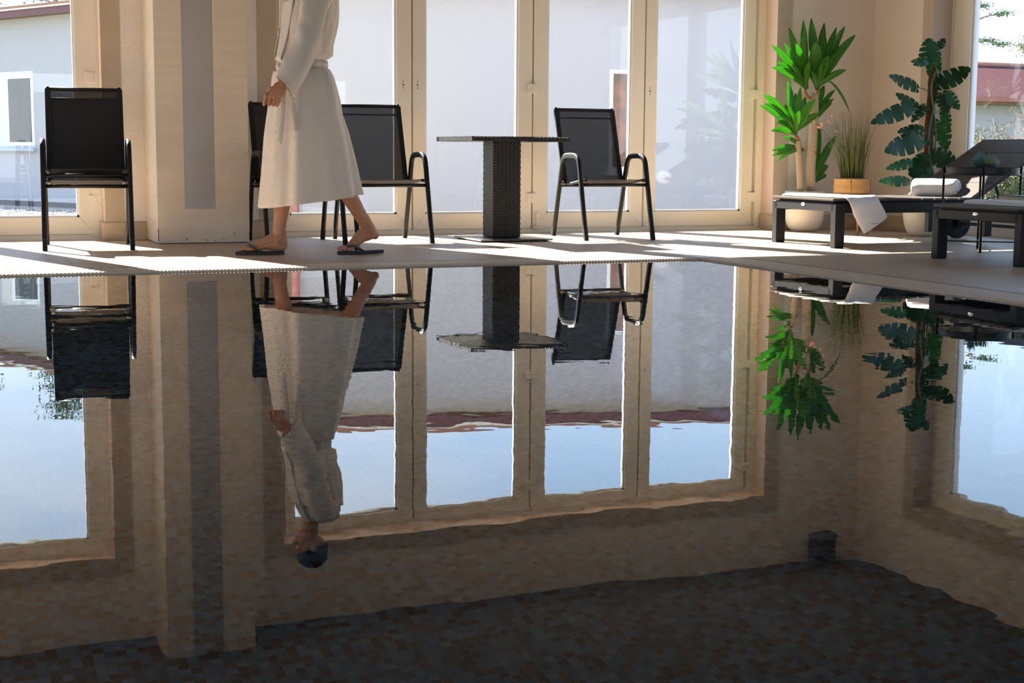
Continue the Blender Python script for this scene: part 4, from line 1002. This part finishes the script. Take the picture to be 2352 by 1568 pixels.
def monstera_leaf(P0, P1, w, nrm, cuts=5, curl=.12, mt=leaf2_m):
    """heart shaped blade with deep side cuts from stalk point P0 to tip P1"""
    P0, P1 = V(P0), V(P1); t = (P1 - P0); L_ = t.length; t.normalize(); nrm = V(nrm); nrm = (nrm - t * nrm.dot(t)).normalized(); s_ = t.cross(nrm)
    def pt(u, v):  # u along 0..1, v across in units of width
        h = -curl * L_ * (u * u) - .10 * abs(v) * w * abs(v) * 2 + .02 * L_ * math.sin(u * 9)
        return P0 + t * (u * L_) + s_ * (v * w) + nrm * h
    def half(u): return .5 * (math.sin(PI * min(1, (u * .86 + .14) ** .72)) ** .60)
    m = MB(); nseg = 40; inner = .13
    for sgn in (-1, 1):
        prev = None
        for i in range(nseg + 1):
            u = i / nseg
            ho = half(u) if u < .995 else .012
            ph = (u * (cuts + .4) + (.15 if sgn > 0 else .0)) % 1.0
            gap = .14 < u < .88 and ph > .84
            vo = inner * .9 if gap else ho
            sh = .10 * (ho)   # lobes sweep to the tip
            vs = [pt(u, 0), pt(u + sh * .15, sgn * min(inner, ho) * .9), pt(min(1.02, u + sh * .6), sgn * (inner + (vo - inner) * .55) if vo > inner else sgn * vo), pt(min(1.04, u + sh), sgn * vo)]
            row = [m.bm.verts.new(x_) for x_ in vs]
            if prev:
                for q in range(3):
                    try: m.bm.faces.new((prev[q], prev[q + 1], row[q + 1], row[q]))
                    except ValueError: pass
            prev = row
        # heart lobe behind the stalk
        back = [m.bm.verts.new(pt(-.02, 0)), m.bm.verts.new(pt(-.13, sgn * .10)), m.bm.verts.new(pt(-.12, sgn * .24)), m.bm.verts.new(pt(.0, sgn * half(0)))]
        m.bm.faces.new(back)
    bmesh.ops.remove_doubles(m.bm, verts=m.bm.verts, dist=1e-5)
    o = m.build('leaf', mt, mo, smooth=False); so = o.modifiers.new('t', 'SOLIDIFY'); so.thickness = .001
    return o
mg = mat('monstera_leaf_bright', (.03, .14, .025), .5, spec=.25, noise_scale=10, noise_amt=.3, thin=.3)
mgt = mat('monstera_leaf_blue', (.03, .12, .05), .5, spec=.25, noise_scale=10, noise_amt=.3, thin=.2)
SXc = 1 / 4.127 / 270
ML = [((572, 352), (548, 112), 190, -.06, -.04, mgt), ((640, 205), (705, 108), 80, .05, .08, leaf2_m), ((535, 320), (388, 335), 80, -.05, -.12, mg), ((530, 345), (412, 362), 60, -.1, -.12, mgt),
      ((435, 585), (193, 466), 115, 0, -.10, leaf2_m), ((445, 780), (250, 640), 95, .02, -.02, leaf2_m), ((385, 770), (36, 898), 150, -.08, -.22, leaf2_m), ((512, 755), (392, 905), 90, -.04, -.14, leaf2_m),
      ((492, 965), (275, 985), 120, -.05, -.15, leaf2_m), ((480, 1070), (138, 1188), 190, -.12, -.22, leaf2_m), ((395, 1290), (173, 1338), 95, -.1, -.2, mg), ((350, 1470), (106, 1462), 95, -.12, -.28, mg),
      ((520, 1225), (375, 1400), 150, -.10, -.18, leaf2_m), ((525, 1330), (425, 1462), 200, -.12, -.22, leaf2_m), ((640, 545), (944, 398), 190, -.06, -.14, leaf2_m), ((735, 640), (838, 792), 100, -.12, -.18, mgt),
      ((680, 640), (730, 812), 140, -.08, -.10, leaf2_m), ((690, 795), (745, 975), 95, .02, -.02, mg), ((655, 905), (722, 1172), 150, -.06, -.08, mg), ((600, 1220), (818, 1300), 180, -.08, -.16, leaf2_m), ((680, 1200), (720, 1365), 130, -.02, -.12, leaf2_m),
      ((640, 300), (655, 440), 50, -.05, -.06, mg), ((500, 1080), (570, 1130), 60, -.1, -.14, mgt), ((560, 345), (545, 470), 50, -.07, -.08, mg)]
rr = random.Random(6)
for k, (a_, b_, w_, y0_, y1_, mt_) in enumerate(ML):
    P0 = mpt(*a_, YM + y0_); P1 = mpt(*b_, YM + y1_)
    view = V((-.6, -.78, .12)) + V((rr.uniform(-.25, .25), 0, rr.uniform(-.1, .45)))
    monstera_leaf(P0, P1, w_ * SXc * 4.127 / 4.127, view, 4 if w_ > 90 else 3, rr.uniform(.0, .12), mt_)
    att = w3[min(range(len(w3)), key=lambda i: (w3[i] - P0 + V((0, 0, .06))).length)]
    m = MB(); m.tube(bez(att, att.lerp(P0, .5) + V((0, -.01, .03)), P0, 7), .0035, 6); m.build('leaf_stalk', stem_m, mo, smooth=True)

# ================================================================== PERSON
YB = 8.68
person = empty('person', (2.25, YB, 0)); tag(person, 'person in a white waffle bathrobe and flip-flops walking along the pool edge', 'person')
pb = V((2.25, YB, 0))
def pbuild(mb, nm, mt, par=None, **k):
    o = mb.build(nm, mt, par or person, **k)
    if par is None: o.location = -pb
    return o
def px2(x_, y_, Y=YB): return PX(x_, y_, Y)
# body: one continuous surface, grown from tapering overlapping volumes and fused
m = MB()
hipR, hipL = V((2.21, 8.76, .93)), V((2.25, 8.60, .93))
kneeR, kneeL = V((2.125, 8.755, .53)), V((2.355, 8.61, .54))
ankR, ankL = V((2.080, 8.745, .105)), V((2.618, 8.625, .150))
m.capsule(hipR, kneeR, .085, .058); m.capsule(hipL, kneeL, .085, .058)
def shank(kn, an, ra, calf_dir):
    pts = [kn, kn.lerp(an, .25) + calf_dir * .014, kn.lerp(an, .45) + calf_dir * .010, kn.lerp(an, .75) + calf_dir * .003, an]
    m.tube([kn.lerp(an, -.1)] + pts + [an + (an - kn).normalized() * .01], [.04, .055, .056, .052, .042, ra, ra * .85], 18)
shank(kneeR, ankR, .038, V((1, 0, 0))); shank(kneeL, ankL, .038, V((.8, 0, .5)))
m.tube([(2.10, 8.745, .22), (2.108, 8.742, .13), (2.108, 8.738, .05)], [.010, .022, .027], 12); m.tube([(2.548, 8.622, .27), (2.60, 8.627, .20), (2.648, 8.633, .125)], [.012, .024, .026], 12)
# torso
for z, cx, a, b in ():
    pass
tor = [(.88, 2.24, .10, .15), (1.0, 2.235, .095, .14), (1.15, 2.225, .075, .10), (1.30, 2.26, .10, .145), (1.42, 2.275, .115, .185), (1.50, 2.28, .10, .19), (1.56, 2.27, .07, .14), (1.60, 2.262, .05, .07)]
m.rings([[V((cx + a * math.cos(2 * PI * q / 24), YB + b * math.sin(2 * PI * q / 24), z)) for q in range(24)] for z, cx, a, b in tor])
# neck and head, bent forward and slightly down
m.tube([(2.275, YB, 1.53), (2.258, YB, 1.60), (2.235, YB, 1.68), (2.23, YB, 1.74)], [.07, .056, .054, .055], 18)
Rh = Matrix.Rotation(math.radians(-14), 3, 'Y'); hc = V((2.235, YB, 1.805))
def hv(x_, y_, z_): return hc + Rh @ V((x_, y_, z_))
m.ball(hv(.012, 0, .012), 1, (.098, .076, .105), 3, Rh); m.ball(hv(-.042, 0, -.052), 1, (.052, .052, .062), 3, Rh); m.ball(hv(-.062, 0, -.092), 1, (.026, .030, .022), 2, Rh)
m.ball(hv(-.072, 0, .018), 1, (.022, .052, .014), 2, Rh)
m.tube([hv(-.088, 0, .012), hv(-.108, 0, -.022), hv(-.102, 0, -.036)], [.008, .013, .011], 10)
for s in (-1, 1):
    m.ball(hv(-.098, s * .009, -.035), .009, sub=2); m.ball(hv(.008, s * .079, -.008), 1, (.019, .009, .030), 2, Rh); m.ball(hv(-.068, s * .036, -.022), 1, (.02, .018, .016), 2, Rh)
m.ball(hv(-.096, 0, -.060), 1, (.010, .022, .0055), 2, Rh); m.ball(hv(-.093, 0, -.070), 1, (.010, .019, .006), 2, Rh)
# arms: left (near) hangs forward, right (far) swings back
shL, elL, wrL = PX(735, -8, 8.49), PX(707, 82, 8.455), PX(648, 188, 8.45)
m.capsule((2.29, 8.56, 1.49), shL, .06, .058); m.capsule(shL, elL, .048, .042); m.capsule(elL, wrL, .041, .027)
shR, elR, wrR = V((2.31, 8.885, 1.47)), V((2.31, 8.93, 1.21)), V((2.19, 8.90, 1.0))
m.capsule((2.29, 8.80, 1.49), shR, .06, .058); m.capsule(shR, elR, .055, .043); m.capsule(elR, wrR, .041, .027)
# left hand, back of the hand to the viewer, fingers closed loosely
YH_ = 8.445
def hpx(x_, y_, dy=0.0): return PX(590 + x_ / 14.25, 150 + y_ / 14.25, YH_ + dy)
W0 = hpx(800, 560); 
rings = []
for (l, rgt, th) in (((600, 560), (985, 590), .022), ((490, 700), (955, 730), .020), ((350, 860), (905, 900), .019), ((290, 960), (830, 1010), .017), ((300, 1010), (740, 1110), .014)):
    a, b = hpx(*l), hpx(*rgt); c_ = (a + b) / 2; h_ = (b - a) / 2; ring = []
    for q in range(20):
        th_ = 2 * PI * q / 20; ring.append(c_ + h_ * math.cos(th_) * (1 if True else 0) + V((0, 1, 0)) * (th * math.sin(th_)))
    rings.append(ring)
m.rings(rings); m.capsule(wrL, hpx(640 + 90, 760), .027, .020)
fing = [((300, 960), (232, 1280), .0098, .028), ((440, 985), (385, 1300), .0100, .031), ((585, 1040), (520, 1305), .0095, .029), ((700, 1105), (645, 1330), .0088, .024)]
for (kx, pxx, rad, mid) in fing:
    k0 = hpx(*kx, -.004); k1 = hpx(*pxx, .002)
    k2 = k1 + V((.012, mid, .006)); k3 = k2 + V((.014, .002, .026))
    m.capsule(k0, k1, rad * 1.08, rad, 12); m.capsule(k1, k2, rad, rad * .92, 12); m.capsule(k2, k3, rad * .92, rad * .8, 12)
t0 = hpx(470, 760, .018); t1 = hpx(330, 1000, .036); t2 = hpx(330, 1180, .046); m.capsule(t0, t1, .014, .0115, 12); m.capsule(t1, t2, .0112, .0095, 12)
# right hand (mostly hidden by the robe)
hd = V((.01, 0, -1)).normalized(); m.tube([wrR, wrR + hd * .04, wrR + hd * .085, wrR + hd * .10], [.026, .034, .034, .022], 14)
for q in range(4):
    o_ = V((-.028 + .019 * q, 0, 0)); k0 = wrR + hd * .09 + o_; k1 = k0 + V((-.004, -.006, -.036)); k2 = k1 + V((0, -.016, -.022)); k3 = k2 + V((0, -.018, -.004))
    m.capsule(k0, k1, .0095, .009, 10); m.capsule(k1, k2, .009, .0085, 10); m.capsule(k2, k3, .0085, .0075, 10)
m.capsule(wrR + hd * .03 + V((-.03, -.008, 0)), wrR + hd * .085 + V((-.045, -.03, 0)), .013, .010, 10)
# feet
def foot(heel, ball, toe, ank, yc, far, lift):
    """heel/ball/toe ground points; builds a lofted foot and five toes. far = +1 when the little toe is on the far (+y) side"""
    hz = heel.z
    secs = []
    ax_ = (ball - heel)
    prof = [(-.09, .010, .012, .012), (-.05, .024, .030, .022), (.10, .031, .052, .028), (.28, .033, .080, .030), (.42, .034, .070, .031), (.60, .038, .052, .036), (.80, .043, .036, .041), (1.0, .046, .026, .046), (1.10, .044, .020, .043)]
    rings = []
    for f_, wdt, hh, _w in prof:
        c_ = heel + ax_ * f_; ring = []
        for q in range(20):
            th = 2 * PI * q / 20; cy = math.cos(th); cz = math.sin(th)
            arch = .010 * math.exp(-((f_ - .5) / .2) ** 2) if cz < 0 else 0
            ring.append(c_ + V((0, wdt * cy, hh * .5 + hh * .5 * (abs(cz) ** .8 * math.copysign(1, cz)) + arch)))
        rings.append(ring)
    m.rings(rings)
    d = (toe - ball); spread = [(-1, .0, .0130, 1.0), (-.50, .0, .0098, .98), (-.08, .0, .0092, .86), (.32, 0, .0088, .72), (.68, 0, .0082, .55)]
    for o_, _, rad, ln in spread:
        yy = o_ * .036 * far + .006 * far
        a = ball + V((0, yy, rad + .004)) + d * .05; e = V((ball.x + d.x * ln, ball.y + yy * 1.04 + d.y * ln, toe.z + rad + .001)); mid_ = a.lerp(e, .55) + V((0, 0, .006))
        m.capsule(a, mid_, rad * 1.05, rad, 10); m.capsule(mid_, e, rad, rad * 1.02, 10)
SZ = .021
hR, bR, tR = V((2.098, 8.735, SZ)), V((1.905, 8.757, SZ)), V((1.842, 8.765, SZ))
foot(hR, bR, tR, ankR, 8.745, 1, 0)
m.tube([ankR + V((-.002, 0, .05)), ankR + V((-.004, 0, 0)), V((2.066, 8.742, .062)), V((2.04, 8.744, .045))], [.024, .040, .042, .036], 16)
m.ball((2.104, 8.735, .046), 1, (.026, .030, .027), 2)
m.tube([V((2.075, 8.742, .12)), V((2.03, 8.747, .090)), V((1.97, 8.752, .060)), V((1.92, 8.757, .042))], [.020, .032, .028, .020], 14)
for s in (-1, 1): m.ball((2.082, 8.745 + s * .031, .095), .013, sub=2)
# rear foot: heel raised
hL, bL, tL = V((2.660, 8.635, .098)), V((2.492, 8.62, SZ)), V((2.435, 8.615, SZ))
foot(hL, bL, tL, ankL, 8.62, -1, 0)
for s in (-1, 1): m.ball((2.617, 8.625 + s * .030, .150), .013, sub=2)
m.tube([ankL + V((-.03, 0, .09)), ankL, V((2.63, 8.63, .135)), V((2.645, 8.632, .118))], [.022, .040, .038, .030], 16)
m.tube([V((2.60, 8.626, .165)), V((2.562, 8.624, .115)), V((2.52, 8.622, .070)), V((2.49, 8.62, .044))], [.022, .033, .030, .022], 14)
m.ball((2.658, 8.635, .112), 1, (.026, .028, .026), 2)
body = pbuild(m, 'body', skin_m)
rm = body.modifiers.new('fuse', 'REMESH'); rm.mode = 'VOXEL'; rm.voxel_size = .0032; rm.use_smooth_shade = True
sm_ = body.modifiers.new('relax', 'SMOOTH'); sm_.factor = .5; sm_.iterations = 7
# hair
m = MB(); m.ball(hv(.022, 0, .030), 1, (.100, .084, .100), 4, Rh)
inv = Rh.transposed()
for v in m.bm.verts:
    l = inv @ (v.co - hc)
    if l.x < -.062 and l.z < .040: v.co = hc + Rh @ V((-.062 + (l.x + .062) * .35, l.y * .9, l.z))
    elif l.z < -.02: v.co = hc + Rh @ V((l.x + .012, l.y * .96, l.z))
    v.co += (v.co - hc).normalized() * (.006 * noise.noise(v.co * 40))
pbuild(m, 'hair', hair_m, smooth=True)
for s in (-1, 1):
    m = MB(); m.ball(hv(-.083, s * .031, -.002), .0115, sub=3); e_ = pbuild(m, 'eye', mat('eye_white', (.8, .78, .75), .2), smooth=True)
    m = MB(); m.ball(hv(-.0925, s * .031, -.002), .0045, sub=2); pbuild(m, 'iris', mat('brown_iris', (.05, .03, .02), .2), e_, smooth=True)
# flip-flops
def flop(toe, heel, yc, ang, base, lift=0):
    L_ = (heel - toe); o = None
    n = 22; top, bot = [], []
    L__ = L_.length; ca, sa = L_.normalized().x, L_.normalized().y
    outl = []
    for i in range(n + 1):
        f_ = i / n; w_ = .044 * (math.sin(PI * min(1, max(0, f_ * .96 + .02))) ** .42) * (1.0 + .16 * math.cos(f_ * PI * 1.15))
        outl.append((f_ * L__, w_))
    pts = [(x_, w_) for x_, w_ in outl] + [(x_, -w_) for x_, w_ in reversed(outl)]
    m = MB(); M_ = Matrix.Translation(toe) @ Matrix.Rotation(math.atan2(L_.y, L_.x), 4, 'Z')
    a = [m.bm.verts.new(M_ @ V((x_, y_, -.001 + lift * (x_ / L__) ** 2))) for x_, y_ in pts]; b = [m.bm.verts.new(M_ @ V((x_, y_, .019 + lift * (x_ / L__) ** 2))) for x_, y_ in pts]
    k = len(pts)
    for i in range(k): m.bm.faces.new((a[i], a[(i + 1) % k], b[(i + 1) % k], b[i]))
    for i in range(n): 
        m.bm.faces.new((a[i], a[i + 1], a[k - 2 - i], a[k - 1 - i])); m.bm.faces.new((b[i], b[i + 1], b[k - 2 - i], b[k - 1 - i]))
    so = pbuild(m, 'flip_flop', flop_m, bevel=.002)
    m = MB()
    post = M_ @ V((.048, 0, .016))
    for s, hh in ((-1, .052), (1, .052)):
        e_ = M_ @ V((.155, s * .043, .016)); mid = M_ @ V((.088, s * .040, hh)); top_ = M_ @ V((.062, s * .010, hh - .006))
        pth = smooth_path([post, top_, mid, e_], 6)
        m.tube(pth, .005, 8, flat=(.009, .0025), side=(.2, -.4, .9))
    o = m.build('strap', strap_m, so, smooth=True)
    return so
flop(V((1.822, 8.768, .001)), V((2.112, 8.730, .001)), 0, 0, 0)
flop(V((2.415, 8.612, .001)), V((2.712, 8.640, .001)), 0, 0, 0, lift=.004)

# robe -----------------------------------------------------------------
def ell(l, r_, bdep, n=48):
    """ring whose silhouette from the viewer spans pixel columns l..r_ (points given as px pairs)"""
    A, B = PX(*l, YB), PX(*r_, YB); return A, B, bdep
sk = [  # left px, right px, half depth
    ((640, 158), (748, 156), .120), ((629, 163), (757, 161), .145), ((626, 180), (765, 176), .168), ((625, 205), (772, 200), .180), ((619, 240), (780, 232), .188), ((614, 275), (785, 265), .192),
    ((609, 315), (797, 300), .196), ((606, 360), (806, 338), .200), ((603, 400), (814, 373), .205), ((599, 440), (820, 408), .212), ((595, 478), (827, 445), .218)]
def skirt_pt(i, th, n_rows=len(sk), off=0.0):
    i0 = min(int(i), len(sk) - 2); g_ = i - i0; (l0, q0, b0), (l1, q1, b1) = sk[i0], sk[i0 + 1]
    l = (l0[0] + (l1[0] - l0[0]) * g_, l0[1] + (l1[1] - l0[1]) * g_); r_ = (q0[0] + (q1[0] - q0[0]) * g_, q0[1] + (q1[1] - q0[1]) * g_); b = b0 + (b1 - b0) * g_
    A, B = PX(*l, YB), PX(*r_, YB); c_ = (A + B) / 2; h_ = (B - A) / 2
    f_ = i / (n_rows - 1)
    a = math.sqrt(max(.01, h_.x ** 2 - (b * .24) ** 2))
    fold = 1 + (.25 + .75 * f_) * (.045 * math.sin(7 * th + 1.0 + f_ * 1.4) + .028 * math.sin(12 * th + .5 - f_ * 1.1) + .015 * math.sin(4 * th + 2 * f_)) + .010 * math.sin(19 * th + 2 * f_)
    cx, sy = math.cos(th), math.sin(th); cxs = math.copysign(abs(cx) ** .85, cx); sys_ = math.copysign(abs(sy) ** .85, sy)
    z = c_.z + h_.z * cx
    return V((c_.x + (a * fold + off) * cxs, YB + (b * fold + off) * sys_, z))
n = 144; m = MB()
rows = [[skirt_pt(i, 2 * PI * q / n) for q in range(n)] for i in [k_ / 4 for k_ in range(4 * (len(sk) - 1) + 1)]]
rows = [rows[0]] + rows[1:]
# inner return of the hem so the cloth has thickness
inner = [[skirt_pt(len(sk) - 1, 2 * PI * q / n, off=-.006) for q in range(n)], [skirt_pt(len(sk) - 2, 2 * PI * q / n, off=-.008) for q in range(n)], [skirt_pt(len(sk) - 4, 2 * PI * q / n, off=-.010) for q in range(n)]]
m.rings(rows + inner, cap=False)
ts = [  # torso rows px left/right, half depth
    ((641, 152), (747, 150), .118), ((640, 143), (748, 140), .128), ((634, 133), (761, 130), .155), ((636, 118), (763, 113), .172), ((641, 92), (768, 88), .185), ((645, 60), (774, 55), .195), ((650, 25), (777, 20), .205), ((654, 0), (776, -4), .212)]
trow = []
for (l, r_, b) in ts:
    A, B = PX(*l, YB), PX(*r_, YB); trow.append(((A + B) / 2, (B - A) / 2, b))
up_ = [(1.585, 2.288, .150, .212), (1.655 - .07, 2.288, .149, .212)]
for z, cx, a, b in ((1.555, 2.288, .148, .205), (1.59, 2.292, .140, .185), (1.625, 2.292, .118, .150), (1.655, 2.285, .088, .105), (1.675, 2.275, .070, .078)):
    trow.append((V((cx, YB, z - .035)), V((a, 0, .01)), b))
def torso_pt(i, th, off=0.0):
    i0 = min(int(i), len(trow) - 2); g_ = i - i0; c_ = trow[i0][0].lerp(trow[i0 + 1][0], g_); h_ = trow[i0][1].lerp(trow[i0 + 1][1], g_); b = trow[i0][2] + (trow[i0 + 1][2] - trow[i0][2]) * g_
    f_ = i / (len(trow) - 1)
    a = math.sqrt(max(.002, h_.x ** 2 - (b * .2) ** 2)); cx, sy = math.cos(th), math.sin(th)
    fold = 1 + (.034 * math.sin(9 * th + i * .9) + .022 * math.sin(14 * th - i * 1.3) + .012 * math.sin(23 * th + i * 2)) * max(0, 1 - f_ * 1.0)
    return V((c_.x + (a * fold + off) * cx, YB + (b * fold + off) * sy, c_.z + h_.z * cx))
m.rings([[torso_pt(k_ / 5, 2 * PI * q / n) for q in range(n)] for k_ in range(5 * (len(trow) - 1) + 1)], cap=False)
# near sleeve and far sleeve
def sleeve(pts, rads, cut=None, seed=0):
    pts = smooth_path(pts, 10); k = len(pts); nr = 64; rings = []
    def rad_at(f_): 
        x_ = f_ * (len(rads) - 1); i = min(int(x_), len(rads) - 2); return rads[i] + (rads[i + 1] - rads[i]) * (x_ - i)
    for i, p in enumerate(pts):
        t = (pts[min(i + 1, k - 1)] - pts[max(i - 1, 0)]).normalized(); u = V((1, 0, 0)); u = (u - t * u.dot(t)).normalized(); w_ = t.cross(u); f_ = i / (k - 1); R_ = rad_at(f_); ring = []
        for q in range(nr):
            th = 2 * PI * q / nr; wr = 1 + (.045 * math.sin(3 * th + f_ * 13 + seed) + .030 * math.sin(f_ * 34 + 3 * th) * math.exp(-((f_ - .5) / .22) ** 2) + .018 * math.sin(7 * th - f_ * 9)) * (1 if f_ < .88 else .4)
            sh = (cut or 0) * math.cos(th) * R_ * max(0, (f_ - .8) / .2)
            ring.append(p + u * (R_ * wr * math.cos(th)) + w_ * (R_ * wr * .82 * math.sin(th)) + t * sh)
        rings.append(ring)
    inn = []
    for i in (k - 1, k - 6, k - 14):
        c_ = pts[i]; inn.append([c_ + (v - c_) * .93 for v in rings[i]])
    m.rings(rings + inn, cap=False)
    return rings
YS = 8.45
s1_ = sleeve([V((2.315, 8.53, 1.555)), PX(738, -20, 8.475), PX(722, 18, 8.455), PX(712, 62, YS), PX(699, 108, YS), PX(680, 152, YS), PX(655, 197, YS)], [.062, .082, .080, .074, .078, .082, .074], cut=.35)
s2_ = sleeve([V((2.31, 8.83, 1.555)), V((2.32, 8.90, 1.45)), V((2.31, 8.93, 1.22)), V((2.205, 8.905, 1.03))], [.062, .080, .078, .072], seed=2)
robe = pbuild(m, 'bathrobe', robe_m, smooth=True)
robe['label'] = 'white waffle cotton bathrobe'
for i, rg in enumerate((s1_[-1], s2_[-1])):
    mm = MB(); mm.tube(rg + rg[:1], .0028, 6, cap=False); mm.build('cuff_edge', mat('white_piping', (.86, .83, .78), .9), robe, smooth=True)
# belt
m = MB(); br = []
for q in range(97):
    th = 2 * PI * q / 96
    br.append([V((0, 0, 0))])
rb = []
for z_i, offb in ((0, .008), (1, .012), (2, .008)):
    ring = []
    for q in range(96):
        th = 2 * PI * q / 96; p_ = torso_pt(0, th, .012 if z_i != 1 else .015); ring.append(p_ + V((0, 0, (-.020, .002, .024)[z_i])))
    rb.append(ring)
inn = [[p_ * 1 for p_ in rb[2]]]
m.rings(rb, cap=False); bo = m.build('belt', belt_m, robe, smooth=True); so = bo.modifiers.new('t', 'SOLIDIFY'); so.thickness = .004
# knot and hanging ends at the front left hip
kp = PX(642, 150, YB - .10)
m = MB(); m.ball(kp + V((.0, 0, -.01)), 1, (.020, .022, .022), 2); m.build('belt_knot', belt_m, robe, smooth=True)
def band(path, w_, side, name, th=.004, mt=belt_m):
    pts = smooth_path(path, 5); m = MB(); m.tube(pts, .01, 8, flat=(w_ / 2, th), side=side); return m.build(name, mt, robe, smooth=True)
yk = 8.475
band([kp, PX(660, 175, 8.55), PX(668, 205, yk), PX(672, 240, yk), PX(677, 275, yk - .003), PX(680, 302, yk - .004)], .032, (1, 0, .1), 'belt_end')
band([kp, PX(650, 190, 8.52), PX(650, 225, 8.49), PX(648, 265, 8.482), PX(641, 330, 8.475)], .030, (1, -.2, 0), 'belt_end')
# lapels and front opening
for s in (-1,):
    pts = []
    for i in range(1, len(trow)):
        f_ = (i - 1) / (len(trow) - 2); th = PI + (.95 - .45 * f_) * (1 if s < 0 else -1) * (.35 + .65 * f_)
        pts.append(torso_pt(i, th, .007))
    mm = MB(); mm.tube(smooth_path(pts, 3), .01, 8, flat=(.024, .004), side=(.3, -1, 0)); mm.build('lapel', robe_m, robe, smooth=True)
    pts = [torso_pt(i, PI - (.95 - .45 * (i - 1) / (len(trow) - 2)) * (.35 + .65 * (i - 1) / (len(trow) - 2)), .007) for i in range(1, len(trow))]
    mm = MB(); mm.tube(smooth_path(pts, 3), .01, 8, flat=(.024, .004), side=(.3, 1, 0)); mm.build('lapel', robe_m, robe, smooth=True)
